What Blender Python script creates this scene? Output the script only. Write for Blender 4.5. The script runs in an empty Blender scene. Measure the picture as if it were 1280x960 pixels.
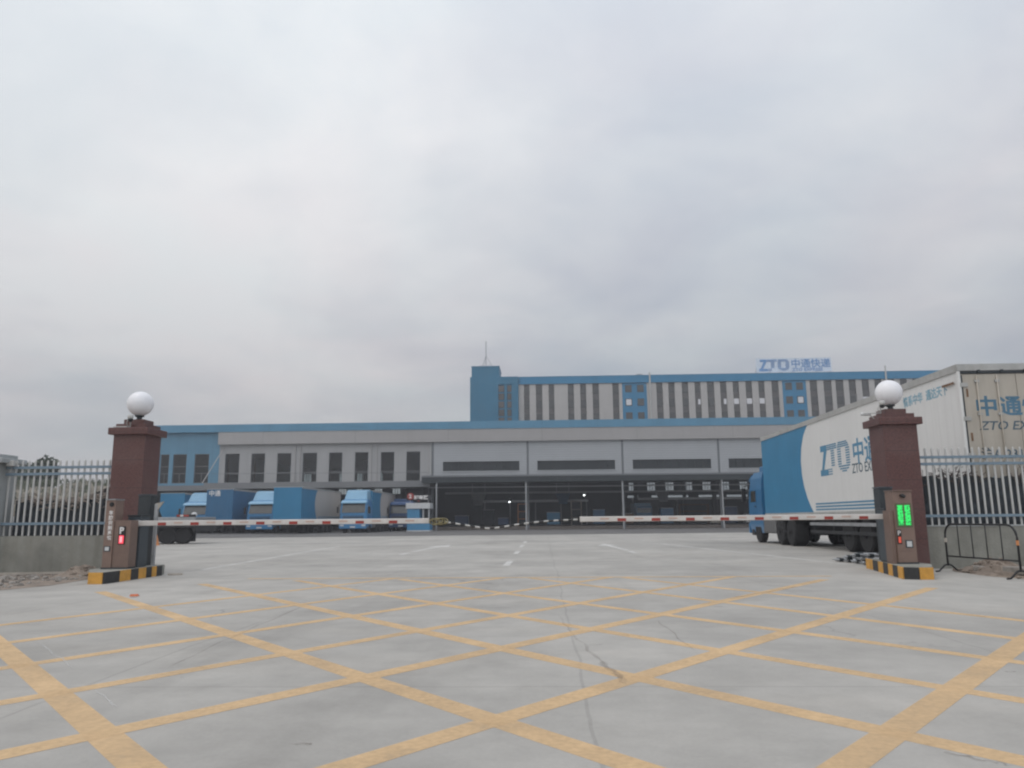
import bpy, math, random
from mathutils import Vector, Matrix

random.seed(7)
SC = bpy.context.scene
COL = SC.collection
R = math.radians

# ------------------------------------------------------------------ materials
def nodes(name):
    m = bpy.data.materials.new(name); m.use_nodes = True
    nt = m.node_tree
    return m, nt, nt.nodes['Principled BSDF']

def N(nt, kind, **kw):
    n = nt.nodes.new(kind)
    for k, v in kw.items():
        if k == 'op': n.operation = v
        elif hasattr(n, k): setattr(n, k, v)
    return n

def srgb(r, g, b):
    f = lambda c: (c/255/12.92) if c/255 <= .04045 else ((c/255+.055)/1.055)**2.4
    return (f(r), f(g), f(b))

def M(name, col, rough=.6, metal=0, var=.12, scale=2.5, bump=0, bscale=60, streak=0, spec=.4):
    """painted / plain surface with uneven tone, optional fine bump and weather streaks"""
    m, nt, b = nodes(name)
    tc = N(nt, 'ShaderNodeTexCoord')
    n1 = N(nt, 'ShaderNodeTexNoise'); n1.inputs['Scale'].default_value = scale; n1.inputs['Detail'].default_value = 6
    n1.inputs['Roughness'].default_value = .65
    nt.links.new(tc.outputs['Object'], n1.inputs['Vector'])
    rp = N(nt, 'ShaderNodeValToRGB')
    rp.color_ramp.elements[0].position = .3; rp.color_ramp.elements[1].position = .7
    lo = [c*(1-var) for c in col]; hi = [min(1, c*(1+var)) for c in col]
    rp.color_ramp.elements[0].color = (*lo, 1); rp.color_ramp.elements[1].color = (*hi, 1)
    nt.links.new(n1.outputs['Fac'], rp.inputs['Fac'])
    out = rp.outputs['Color']
    if streak:
        mp = N(nt, 'ShaderNodeMapping'); mp.inputs['Scale'].default_value = (3.5, 3.5, .25)
        nt.links.new(tc.outputs['Object'], mp.inputs['Vector'])
        n2 = N(nt, 'ShaderNodeTexNoise'); n2.inputs['Scale'].default_value = 1.6; n2.inputs['Detail'].default_value = 5
        nt.links.new(mp.outputs['Vector'], n2.inputs['Vector'])
        r2 = N(nt, 'ShaderNodeValToRGB'); r2.color_ramp.elements[0].position = .48; r2.color_ramp.elements[1].position = .75
        nt.links.new(n2.outputs['Fac'], r2.inputs['Fac'])
        ml = N(nt, 'ShaderNodeMath', op='MULTIPLY'); ml.inputs[1].default_value = streak
        nt.links.new(r2.outputs['Color'], ml.inputs[0])
        mx = N(nt, 'ShaderNodeMix', data_type='RGBA'); 
        nt.links.new(ml.outputs[0], mx.inputs['Factor']); nt.links.new(out, mx.inputs['A'])
        mx.inputs['B'].default_value = (col[0]*.45+.03, col[1]*.42+.025, col[2]*.36+.02, 1)
        out = mx.outputs['Result']
    nt.links.new(out, b.inputs['Base Color'])
    b.inputs['Roughness'].default_value = rough; b.inputs['Metallic'].default_value = metal
    b.inputs['Specular IOR Level'].default_value = spec
    if bump:
        n3 = N(nt, 'ShaderNodeTexNoise'); n3.inputs['Scale'].default_value = bscale; n3.inputs['Detail'].default_value = 4
        nt.links.new(tc.outputs['Object'], n3.inputs['Vector'])
        bp = N(nt, 'ShaderNodeBump'); bp.inputs['Strength'].default_value = bump; bp.inputs['Distance'].default_value = .02
        nt.links.new(n3.outputs['Fac'], bp.inputs['Height']); nt.links.new(bp.outputs['Normal'], b.inputs['Normal'])
    return m

def M_lined(name, col, axis, pitch, dark=.75, width=.1, rough=.5, var=.06, scale=.6, streak=0):
    """sheet cladding: plain paint with narrow shadow-coloured joints every `pitch` metres along an axis, real bump"""
    m = M(name, col, rough, 0, var, scale, streak=streak)
    nt = m.node_tree; b = nt.nodes['Principled BSDF']
    tc = N(nt, 'ShaderNodeTexCoord'); sp = N(nt, 'ShaderNodeSeparateXYZ')
    nt.links.new(tc.outputs['Object'], sp.inputs[0])
    dv = N(nt, 'ShaderNodeMath', op='DIVIDE'); dv.inputs[1].default_value = pitch
    nt.links.new(sp.outputs['XYZ'.index(axis)], dv.inputs[0])
    fr = N(nt, 'ShaderNodeMath', op='FRACT'); nt.links.new(dv.outputs[0], fr.inputs[0])
    lt = N(nt, 'ShaderNodeMath', op='LESS_THAN'); lt.inputs[1].default_value = width
    nt.links.new(fr.outputs[0], lt.inputs[0])
    src = b.inputs['Base Color'].links[0].from_socket
    mx = N(nt, 'ShaderNodeMix', data_type='RGBA')
    nt.links.new(lt.outputs[0], mx.inputs['Factor']); nt.links.new(src, mx.inputs['A'])
    mx.inputs['B'].default_value = (*[c*dark for c in col], 1)
    nt.links.new(mx.outputs['Result'], b.inputs['Base Color'])
    bp = N(nt, 'ShaderNodeBump'); bp.inputs['Strength'].default_value = .5; bp.inputs['Distance'].default_value = .02
    bp.invert = True
    nt.links.new(lt.outputs[0], bp.inputs['Height']); nt.links.new(bp.outputs['Normal'], b.inputs['Normal'])
    return m

def M_glass(name, tint, clear=.5):
    m = bpy.data.materials.new(name); m.use_nodes = True; nt = m.node_tree
    nt.nodes.remove(nt.nodes['Principled BSDF'])
    o = nt.nodes['Material Output']
    t = N(nt, 'ShaderNodeBsdfTransparent'); t.inputs[0].default_value = (*[c*clear for c in tint], 1)
    g = N(nt, 'ShaderNodeBsdfGlossy'); g.inputs['Roughness'].default_value = .06
    f = N(nt, 'ShaderNodeFresnel'); f.inputs[0].default_value = 1.5
    mx = N(nt, 'ShaderNodeMixShader')
    nt.links.new(f.outputs[0], mx.inputs[0]); nt.links.new(t.outputs[0], mx.inputs[1]); nt.links.new(g.outputs[0], mx.inputs[2])
    nt.links.new(mx.outputs[0], o.inputs['Surface'])
    return m

def M_emit(name, col, s):
    m, nt, b = nodes(name)
    b.inputs['Base Color'].default_value = (.02, .02, .02, 1)
    b.inputs['Emission Color'].default_value = (*col, 1); b.inputs['Emission Strength'].default_value = s
    n1 = N(nt, 'ShaderNodeTexNoise'); n1.inputs['Scale'].default_value = 4
    mr = N(nt, 'ShaderNodeMapRange'); mr.inputs['To Min'].default_value = .3; mr.inputs['To Max'].default_value = .6
    nt.links.new(n1.outputs['Fac'], mr.inputs['Value']); nt.links.new(mr.outputs[0], b.inputs['Roughness'])
    return m

def M_ground(name, base, joints=True, var=.10, warm=0, marks=.35):
    m, nt, b = nodes(name)
    tc = N(nt, 'ShaderNodeTexCoord')
    def noise(scale, det=6, mapping=None, rough=.6):
        n = N(nt, 'ShaderNodeTexNoise'); n.inputs['Scale'].default_value = scale
        n.inputs['Detail'].default_value = det; n.inputs['Roughness'].default_value = rough
        src = tc.outputs['Object']
        if mapping:
            mp = N(nt, 'ShaderNodeMapping'); mp.inputs['Scale'].default_value = mapping[0]
            mp.inputs['Rotation'].default_value = (0, 0, mapping[1])
            nt.links.new(src, mp.inputs['Vector']); src = mp.outputs['Vector']
        nt.links.new(src, n.inputs['Vector']); return n.outputs['Fac']
    def ramp(s, a, c, lo=0, hi=1):
        r = N(nt, 'ShaderNodeMapRange'); r.inputs['From Min'].default_value = a; r.inputs['From Max'].default_value = c
        r.inputs['To Min'].default_value = lo; r.inputs['To Max'].default_value = hi
        nt.links.new(s, r.inputs['Value']); return r.outputs[0]
    def mul(a, c):
        x = N(nt, 'ShaderNodeMath', op='MULTIPLY')
        for i, v in enumerate((a, c)):
            if isinstance(v, (int, float)): x.inputs[i].default_value = v
            else: nt.links.new(v, x.inputs[i])
        return x.outputs[0]
    val = ramp(noise(.22, 5), .3, .7, 1-var, 1+var)
    val = mul(val, ramp(noise(1.3, 7, rough=.7), .3, .7, 1-var*.8, 1+var*.6))
    val = mul(val, ramp(noise(40, 3), .3, .7, .96, 1.04))
    # tyre scuffs along the lanes, long thin smears
    val = mul(val, ramp(noise(1.0, 4, ((.9, .05, 1), .06)), .56, .78, 1, 1-marks*.5))
    val = mul(val, ramp(noise(1.0, 5, ((.06, .8, 1), .1)), .6, .8, 1, 1-marks*.35))
    # pale dust
    dust = ramp(noise(.5, 6, ((.35, 1.2, 1), 0)), .5, .8, 0, .5)
    mx = N(nt, 'ShaderNodeMix', data_type='RGBA'); nt.links.new(dust, mx.inputs['Factor'])
    mx.inputs['A'].default_value = (*base, 1); mx.inputs['B'].default_value = (base[0]*1.10+warm, base[1]*1.06, base[2]*1.01, 1)
    if joints:
        wn = N(nt, 'ShaderNodeTexNoise'); wn.inputs['Scale'].default_value = .35; wn.inputs['Detail'].default_value = 6
        nt.links.new(tc.outputs['Object'], wn.inputs['Vector'])
        wv = N(nt, 'ShaderNodeVectorMath', op='MULTIPLY_ADD'); wv.inputs[1].default_value = (.22,.10,0)
        nt.links.new(wn.outputs['Color'], wv.inputs[0]); nt.links.new(tc.outputs['Object'], wv.inputs[2])
        sp = N(nt, 'ShaderNodeSeparateXYZ'); nt.links.new(wv.outputs[0], sp.inputs[0])
        spot = ramp(noise(2.6, 3), .70, .76, 1, .80); val = mul(val, spot)
        spot2 = ramp(noise(.7, 4), .62, .74, 1, .88); val = mul(val, spot2)
        for ax, pitch, off in ((0, 3.3, 1.25), (1, 5.2, 4.35)):
            ad = N(nt, 'ShaderNodeMath', op='ADD'); ad.inputs[1].default_value = off+500
            nt.links.new(sp.outputs[ax], ad.inputs[0])
            dv = N(nt, 'ShaderNodeMath', op='DIVIDE'); dv.inputs[1].default_value = pitch; nt.links.new(ad.outputs[0], dv.inputs[0])
            fr = N(nt, 'ShaderNodeMath', op='FRACT'); nt.links.new(dv.outputs[0], fr.inputs[0])
            lt = N(nt, 'ShaderNodeMath', op='LESS_THAN'); lt.inputs[1].default_value = .022/pitch; nt.links.new(fr.outputs[0], lt.inputs[0])
            val = mul(val, ramp(lt.outputs[0], 0, 1, 1, .85))
        # hairline cracks, only in places
        vo = N(nt, 'ShaderNodeTexVoronoi'); vo.feature = 'DISTANCE_TO_EDGE'; vo.inputs['Scale'].default_value = .21
        n = N(nt, 'ShaderNodeTexNoise'); n.inputs['Scale'].default_value = .9; n.inputs['Detail'].default_value = 5
        nt.links.new(tc.outputs['Object'], n.inputs['Vector'])
        va = N(nt, 'ShaderNodeVectorMath', op='MULTIPLY_ADD'); va.inputs[1].default_value = (1.6, 1.6, 0)
        nt.links.new(n.outputs['Color'], va.inputs[0]); nt.links.new(tc.outputs['Object'], va.inputs[2])
        nt.links.new(va.outputs[0], vo.inputs['Vector'])
        ck = ramp(vo.outputs['Distance'], .0008, .0026, 1, 0)
        ck = mul(ck, ramp(noise(.13, 2), .5, .56, 0, .38))
        one = N(nt, 'ShaderNodeMath', op='SUBTRACT'); one.inputs[0].default_value = 1; nt.links.new(ck, one.inputs[1])
        val = mul(val, one.outputs[0])
    sc = N(nt, 'ShaderNodeVectorMath', op='SCALE'); nt.links.new(mx.outputs['Result'], sc.inputs[0]); nt.links.new(val, sc.inputs['Scale'])
    nt.links.new(sc.outputs[0], b.inputs['Base Color'])
    b.inputs['Roughness'].default_value = .78; b.inputs['Specular IOR Level'].default_value = .3
    bp = N(nt, 'ShaderNodeBump'); bp.inputs['Strength'].default_value = .15; bp.inputs['Distance'].default_value = .01
    nt.links.new(noise(60, 4), bp.inputs['Height']); nt.links.new(bp.outputs['Normal'], b.inputs['Normal'])
    return m

def M_paint(name, col, wear_lo, wear_hi):
    """worn road paint: patchy, thins to nothing where tyres rub it off"""
    m, nt, b = nodes(name)
    o = nt.nodes['Material Output']
    tc = N(nt, 'ShaderNodeTexCoord')
    n1 = N(nt, 'ShaderNodeTexNoise'); n1.inputs['Scale'].default_value = 1.1; n1.inputs['Detail'].default_value = 8; n1.inputs['Roughness'].default_value = .7
    n2 = N(nt, 'ShaderNodeTexNoise'); n2.inputs['Scale'].default_value = 26; n2.inputs['Detail'].default_value = 4
    for n in (n1, n2): nt.links.new(tc.outputs['Object'], n.inputs['Vector'])
    ad = N(nt, 'ShaderNodeMath', op='MULTIPLY_ADD'); ad.inputs[1].default_value = .35
    nt.links.new(n2.outputs['Fac'], ad.inputs[0]); nt.links.new(n1.outputs['Fac'], ad.inputs[2])
    mr = N(nt, 'ShaderNodeMapRange'); mr.inputs['From Min'].default_value = .45; mr.inputs['From Max'].default_value = .85
    mr.inputs['To Min'].default_value = wear_hi; mr.inputs['To Max'].default_value = wear_lo
    nt.links.new(ad.outputs[0], mr.inputs['Value'])
    rp = N(nt, 'ShaderNodeMix', data_type='RGBA'); nt.links.new(n1.outputs['Fac'], rp.inputs['Factor'])
    rp.inputs['A'].default_value = (*[c*.9 for c in col], 1); rp.inputs['B'].default_value = (*[min(1, c*1.08) for c in col], 1)
    nt.links.new(rp.outputs['Result'], b.inputs['Base Color']); b.inputs['Roughness'].default_value = .75
    b.inputs['Specular IOR Level'].default_value = .25
    t = N(nt, 'ShaderNodeBsdfTransparent'); mx = N(nt, 'ShaderNodeMixShader')
    nt.links.new(mr.outputs[0], mx.inputs[0]); nt.links.new(t.outputs[0], mx.inputs[1]); nt.links.new(b.outputs[0], mx.inputs[2])
    nt.links.new(mx.outputs[0], o.inputs['Surface'])
    return m

def M_granite(name):
    """red-brown polished granite slabs with thin joints"""
    m = M(name, (.098, .040, .035), .42, 0, .35, 26, spec=.45)
    nt = m.node_tree; b = nt.nodes['Principled BSDF']
    tc = N(nt, 'ShaderNodeTexCoord'); sp = N(nt, 'ShaderNodeSeparateXYZ'); nt.links.new(tc.outputs['Object'], sp.inputs[0])
    dv = N(nt, 'ShaderNodeMath', op='DIVIDE'); dv.inputs[1].default_value = .6; nt.links.new(sp.outputs[2], dv.inputs[0])
    fr = N(nt, 'ShaderNodeMath', op='FRACT'); nt.links.new(dv.outputs[0], fr.inputs[0])
    lt = N(nt, 'ShaderNodeMath', op='LESS_THAN'); lt.inputs[1].default_value = .014; nt.links.new(fr.outputs[0], lt.inputs[0])
    n = N(nt, 'ShaderNodeTexNoise'); n.inputs['Scale'].default_value = 1.4; n.inputs['Detail'].default_value = 5
    nt.links.new(tc.outputs['Object'], n.inputs['Vector'])
    src = b.inputs['Base Color'].links[0].from_socket
    mr = N(nt, 'ShaderNodeMapRange'); mr.inputs['From Min'].default_value = .45; mr.inputs['From Max'].default_value = .75; mr.inputs['To Max'].default_value = .35
    nt.links.new(n.outputs['Fac'], mr.inputs['Value'])
    mx = N(nt, 'ShaderNodeMix', data_type='RGBA'); nt.links.new(mr.outputs[0], mx.inputs['Factor']); nt.links.new(src, mx.inputs['A'])
    mx.inputs['B'].default_value = (.17, .12, .11, 1)
    m2 = N(nt, 'ShaderNodeMix', data_type='RGBA'); nt.links.new(lt.outputs[0], m2.inputs['Factor']); nt.links.new(mx.outputs['Result'], m2.inputs['A'])
    m2.inputs['B'].default_value = (.05, .03, .028, 1)
    nt.links.new(m2.outputs['Result'], b.inputs['Base Color'])
    return m

BLUE = (.085, .235, .40)
mat = dict(
    concrete=M_ground('concrete_yard', (.362, .349, .322), var=.19),
    apron_shade=M_ground('shaded_dock_concrete', (.125, .121, .117), joints=False, marks=.5),
    earth=M('bare_earth', (.23, .19, .155), .95, 0, .35, 2.2, .7, 9),
    bank=M('grassy_earth', (.20, .18, .145), .95, 0, .45, .5, .8, 3),
    yellow=M_paint('yellow_road_paint', (.62, .435, .245), .58, 1.1),
    white_paint=M_paint('white_road_paint', (.68, .67, .64), .5, 1.0),
    white_dim=M_paint('faded_white_paint', (.66, .65, .62), .0, .5),
    granite=M_granite('red_granite'),
    globe=M('opal_globe', (.78, .78, .80), .3, 0, .02, 3),
    steel=M('grey_steel', (.30, .31, .32), .45, .6, .15, 6),
    galv=M('galvanised_steel', (.42, .43, .44), .4, .7, .2, 8),
    darkmetal=M('dark_grey_metal', (.028, .034, .038), .45, 0, .2, 4),
    navy=M('slate_cabinet', (.045, .058, .068), .4, 0, .15, 4),
    bronze=M('bronze_sheet', (.225, .155, .125), .42, .25, .1, 5),
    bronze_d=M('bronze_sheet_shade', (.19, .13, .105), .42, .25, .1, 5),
    black=M('black_plastic', (.012, .012, .013), .5, 0, .1, 8),
    white=M('white_enamel', (.58, .555, .525), .5, 0, .1, 3, streak=.2),
    red=M('red_reflective', (.29, .04, .03), .4, 0, .12, 6),
    pale_mark=M('faded_pink_mark', (.50, .36, .30), .6, 0, .1, 6),
    kerb_y=M('kerb_yellow', (.58, .30, .055), .65, 0, .18, 7, .3, streak=.3),
    kerb_k=M('kerb_black', (.03, .03, .03), .65, 0, .3, 7, .3),
    render=M('cement_render', (.24, .238, .21), .92, 0, .3, .9, .5, 25, streak=.35),
    pier=M('pale_cement', (.36, .38, .38), .9, 0, .15, 2, .4, 25, streak=.25),
    rail_white=M('white_steel', (.47, .47, .455), .4, 0, .1, 5, streak=.15),
    rail_blue=M('blue_grey_steel', (.17, .235, .29), .45, 0, .1, 5),
    netting=M('dark_shade_net', (.045, .054, .062), .95, 0, .4, 5, .8, 40),
    twig=M('dry_twigs', (.33, .285, .25), .9, 0, .5, 9),
    twig_d=M('dark_twigs', (.075, .06, .055), .9, 0, .35, 9),
    leaf=M('tree_leaves', (.045, .062, .045), .7, 0, .45, .8),
    leaf_b=M('pale_tree_leaves', (.10, .115, .08), .7, 0, .35, .8),
    bark=M('bark', (.10, .08, .065), .95, 0, .3, 6, .6, 20),
    stone=M('rubble_stone', (.27, .25, .225), .95, 0, .3, 5, .5, 30),
    timber=M('weathered_timber', (.42, .38, .33), .85, 0, .25, 4),
    hallblue=M_lined('blue_cladding_hall', (.10, .232, .335), 'X', 1.0, .82, .04, .55, .1, .35, .12),
    strip=M_lined('blue_parapet', (.09, .24, .365), 'X', 6.1, .75, .008, .5, .08, .5, .1),
    fascia=M_lined('grey_fascia', (.345, .335, .33), 'X', 10.4, .75, .006, .6, .05, .3, .12),
    greywall=M_lined('grey_cladding', (.34, .34, .34), 'X', 1.0, .9, .05, .6, .05, .3, .1),
    shutter=M_lined('ribbed_shutter', (.38, .395, .41), 'Z', .26, .80, .22, .5, .06, .3),
    canopy=M('canopy_steel', (.026, .034, .038), .55, 0, .1, .6),
    ledge=M('ledge_sheet', (.17, .175, .18), .55, 0, .08, .6),
    soffit=M('dark_soffit', (.03, .032, .035), .8, 0, .1, .6),
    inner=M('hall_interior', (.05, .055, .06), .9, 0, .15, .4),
    glass=M_glass('tinted_glass', (.50, .56, .57), 1.0),
    windshield=M('dark_windshield', (.055, .058, .055), .08, 0, .2, 2, spec=.6),
    frame=M('window_frame', (.16, .17, .18), .5, .3, .05, 5),
    towerblue=M_lined('blue_cladding_tower', (.038, .20, .36), 'X', 1.1, .85, .03, .55, .08, .3, .12),
    stairblue=M_lined('blue_cladding_stair', (.033, .165, .275), 'X', 1.1, .88, .03, .55, .08, .3, .12),
    towerwall=M_lined('pale_panel', (.44, .425, .41), 'Z', 1.7, .88, .02, .6, .05, .25, .15),
    spandrel=M('brown_grey_spandrel', (.105, .10, .098), .5, 0, .12, .7),
    stripglass=M('dark_strip_glass', (.028, .034, .038), .3, 0, .25, .6, spec=.3),
    towerglass=M('dark_window_glass', (.06, .062, .062), .1, 0, .2, .6, spec=.6),
    skyglow=M_emit('sky_glow_pane', (.9, .92, 1.0), .46),  # weak glow put in for sky seen through the office windows
    cabblue=M('cab_blue', (.045, .20, .40), .3, 0, .08, 1.5, streak=.08),
    cablight=M('deflector_light_blue', (.19, .37, .52), .3, 0, .08, 1.5, streak=.08),
    cabmid=M('cab_mid_blue', (.03, .15, .31), .3, 0, .08, 1.5, streak=.1),
    cabnavy=M('cab_dark_blue', (.022, .06, .15), .35, 0, .08, 1.5),
    boxblue=M_lined('trailer_blue', (.028, .195, .36), 'Y', .31, .9, .12, .45, .08, .8, .12),
    boxdark=M_lined('trailer_deep_blue', (.03, .135, .265), 'X', .28, .85, .2, .5, .1, .8, .15),
    boxgrey=M_lined('trailer_dirty_white', (.50, .465, .43), 'Y', .31, .95, .12, .5, .07, .6, .2),
    boxwhite=M_lined('trailer_white', (.66, .66, .645), 'Y', .31, .955, .12, .45, .05, .6, .10),
    boxcream=M('trailer_rear_cream', (.42, .385, .33), .6, 0, .08, 1.2, streak=.28),
    roofrail=M('trailer_rail', (.40, .40, .385), .5, .2, .15, 2, streak=.3),
    logo=M('logo_blue', (.07, .22, .35), .5, 0, .1, 4),
    logo_deep=M('logo_deep_blue', (.075, .17, .25), .55, 0, .15, 4),
    logo_pale=M('logo_worn_blue', (.20, .36, .45), .6, 0, .2, 4),
    ink=M('dark_slate_ink', (.07, .11, .14), .6, 0, .2, 4),
    signblue=M('sign_letter_blue', (.15, .29, .52), .5, 0, .08, 3),
    signface=M('sign_mesh', (.60, .66, .74), .6, .2, .08, 3),
    tyre=M('tyre_rubber', (.016, .016, .017), .85, 0, .25, 9),
    rim=M('wheel_rim', (.12, .12, .125), .5, .5, .3, 9),
    chassis=M('chassis_black', (.022, .023, .025), .7, 0, .25, 5),
    amber=M('orange_plastic', (.55, .22, .08), .5, 0, .15, 5),
    rust=M('rusty_bin', (.16, .09, .05), .8, 0, .3, 5),
    lampred=M_emit('red_indicator', (1, .06, .10), 1.3),
    ledgreen=M_emit('green_dots', (.03, 1, .17), 1.05),
    ledback=M_emit('led_panel_glow', (.03,.8,.15), .22),
    highbay=M_emit('bright_lamp', (.95, 1, 1), 6),
    textwhite=M('white_lettering', (.72, .70, .68), .5, 0, .05, 5),
    boothblue=M('booth_blue', (.06, .24, .42), .45, 0, .1, 2, streak=.12),
    panelwhite=M('pale_panel_plate', (.55, .56, .56), .4, 0, .06, 5),
)

# ------------------------------------------------------------------ mesh builder
class MB:
    def __init__(s): s.v = []; s.f = []
    def add(s, vs, fs):
        o = len(s.v); s.v += [tuple(p) for p in vs]; s.f += [tuple(i+o for i in f) for f in fs]; return s
    def box(s, x0, x1, y0, y1, z0, z1):
        return s.add([(x0,y0,z0),(x1,y0,z0),(x1,y1,z0),(x0,y1,z0),(x0,y0,z1),(x1,y0,z1),(x1,y1,z1),(x0,y1,z1)],
                     [(0,3,2,1),(4,5,6,7),(0,1,5,4),(1,2,6,5),(2,3,7,6),(3,0,4,7)])
    def prism(s, poly, z0, z1):               # polygon in XY (ccw), extruded in Z
        n = len(poly)
        return s.add([(x,y,z0) for x,y in poly]+[(x,y,z1) for x,y in poly],
                     [tuple(range(n-1,-1,-1)), tuple(range(n,2*n))]+[(i,(i+1)%n,n+(i+1)%n,n+i) for i in range(n)])
    def xprism(s, poly, x0, x1):              # polygon in YZ, extruded in X
        n = len(poly)
        return s.add([(x0,y,z) for y,z in poly]+[(x1,y,z) for y,z in poly],
                     [tuple(range(n)), tuple(range(2*n-1,n-1,-1))]+[(i,n+i,n+(i+1)%n,(i+1)%n) for i in range(n)])
    def tube(s, pts, r, n=8, closed=False):
        pts = [Vector(p) for p in pts]; rings = []
        for i, p in enumerate(pts):
            a = pts[i-1] if (i or closed) else pts[0]; b = pts[(i+1) % len(pts)] if (i < len(pts)-1 or closed) else pts[-1]
            d = (b-a).normalized()
            u = d.cross(Vector((0,0,1)))
            if u.length < .05: u = d.cross(Vector((0,1,0)))
            u.normalize(); w = d.cross(u)
            rr = r[i] if isinstance(r, (list, tuple)) else r
            rings.append([p+(u*math.cos(t)+w*math.sin(t))*rr for t in [2*math.pi*k/n for k in range(n)]])
        vs = [q for ring in rings for q in ring]; m = len(rings); fs = []
        for i in range(m if closed else m-1):
            j = (i+1) % m
            fs += [(i*n+k, i*n+(k+1)%n, j*n+(k+1)%n, j*n+k) for k in range(n)]
        if not closed: fs += [tuple(range(n-1,-1,-1)), tuple(range((m-1)*n, m*n))]
        return s.add(vs, fs)
    def lathe(s, prof, c=(0,0,0), n=24, axis='Z'):   # profile [(r,h)]
        vs = []
        for r, h in prof:
            for k in range(n):
                a = 2*math.pi*k/n; x, y = r*math.cos(a), r*math.sin(a)
                p = {'Z': (x,y,h), 'X': (h,x,y), 'Y': (y,h,x)}[axis]
                vs.append((p[0]+c[0], p[1]+c[1], p[2]+c[2]))
        m = len(prof)
        fs = [(i*n+k, i*n+(k+1)%n, (i+1)*n+(k+1)%n, (i+1)*n+k) for i in range(m-1) for k in range(n)]
        fs += [tuple(range(n-1,-1,-1)), tuple(range((m-1)*n, m*n))]
        return s.add(vs, fs)
    def wall(s, x0, x1, z0, z1, y0, y1, holes):
        """wall in XZ from y0 (front) to y1 with rectangular through-holes (hx0,hx1,hz0,hz1)"""
        xs = sorted({x0, x1, *[h[0] for h in holes], *[h[1] for h in holes]}); xs = [x for x in xs if x0 <= x <= x1]
        zs = sorted({z0, z1, *[h[2] for h in holes], *[h[3] for h in holes]}); zs = [z for z in zs if z0 <= z <= z1]
        def solid(i, j):
            if i < 0 or j < 0 or i >= len(xs)-1 or j >= len(zs)-1: return False
            cx, cz = (xs[i]+xs[i+1])/2, (zs[j]+zs[j+1])/2
            return not any(h[0] < cx < h[1] and h[2] < cz < h[3] for h in holes)
        for i in range(len(xs)-1):
            for j in range(len(zs)-1):
                if not solid(i, j): continue
                a, b, c, d = xs[i], xs[i+1], zs[j], zs[j+1]
                s.add([(a,y0,c),(b,y0,c),(b,y0,d),(a,y0,d)], [(0,1,2,3)])
                s.add([(a,y1,c),(b,y1,c),(b,y1,d),(a,y1,d)], [(3,2,1,0)])
                if not solid(i-1,j): s.add([(a,y0,c),(a,y0,d),(a,y1,d),(a,y1,c)], [(0,1,2,3)])
                if not solid(i+1,j): s.add([(b,y0,c),(b,y1,c),(b,y1,d),(b,y0,d)], [(0,1,2,3)])
                if not solid(i,j-1): s.add([(a,y0,c),(a,y1,c),(b,y1,c),(b,y0,c)], [(0,1,2,3)])
                if not solid(i,j+1): s.add([(a,y0,d),(b,y0,d),(b,y1,d),(a,y1,d)], [(0,1,2,3)])
        return s
    def build(s, name, m, parent=None, bevel=0, smooth=False, world=False):
        me = bpy.data.meshes.new(name)
        vs = s.v
        if world and parent is not None:
            l = parent.location; vs = [(x-l.x, y-l.y, z-l.z) for x, y, z in vs]
        me.from_pydata(vs, [], s.f); me.validate(); me.update()
        me.materials.append(mat[m] if isinstance(m, str) else m)
        if smooth:
            me.polygons.foreach_set('use_smooth', [True]*len(me.polygons))
        o = bpy.data.objects.new(name, me); COL.objects.link(o)
        if parent is not None: o.parent = parent
        if bevel:
            md = o.modifiers.new('bevel', 'BEVEL'); md.width = bevel; md.segments = 2; md.limit_method = 'ANGLE'
        return o

def tag(o, label=None, cat=None, group=None, kind=None):
    if label: o['label'] = label
    if cat: o['category'] = cat
    if group: o['group'] = group
    if kind: o['kind'] = kind
    return o

def thing(name, label, cat, loc=(0,0,0), rz=0, group=None):
    o = bpy.data.objects.new(name, None); COL.objects.link(o)
    o.location = loc; o.rotation_euler = (0,0,rz); o.empty_display_size = .3
    return tag(o, label, cat, group)

def copy_tree(o, parent=None):
    c = o.copy(); COL.objects.link(c)
    if parent is not None: c.parent = parent
    for ch in list(o.children): copy_tree(ch, c)
    return c

def text(name, body, size, m, parent, origin, ux, uy, bold=0, sx=1.0, shear=0, align='LEFT', depth=.004):
    """lettering as a thin solid: origin = baseline start, ux / uy = reading and up directions"""
    cu = bpy.data.curves.new(name, 'FONT'); cu.body = body; cu.size = size; cu.extrude = depth/2; cu.offset = bold
    cu.align_x = align; cu.shear = shear; cu.resolution_u = 2
    tmp = bpy.data.objects.new(name, cu); COL.objects.link(tmp)
    bpy.context.view_layer.update()
    dg = bpy.context.evaluated_depsgraph_get()
    me = bpy.data.meshes.new_from_object(tmp.evaluated_get(dg))
    bpy.data.objects.remove(tmp); bpy.data.curves.remove(cu)
    ux, uy = Vector(ux), Vector(uy); uz = ux.cross(uy); og = Vector(origin)
    for v in me.vertices:
        c = v.co.copy(); v.co = og+ux*(c.x*sx)+uy*c.y+uz*c.z
    me.materials.clear(); me.materials.append(mat[m]); me.update()
    o = bpy.data.objects.new(name, me); COL.objects.link(o); o.parent = parent
    return o

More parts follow.
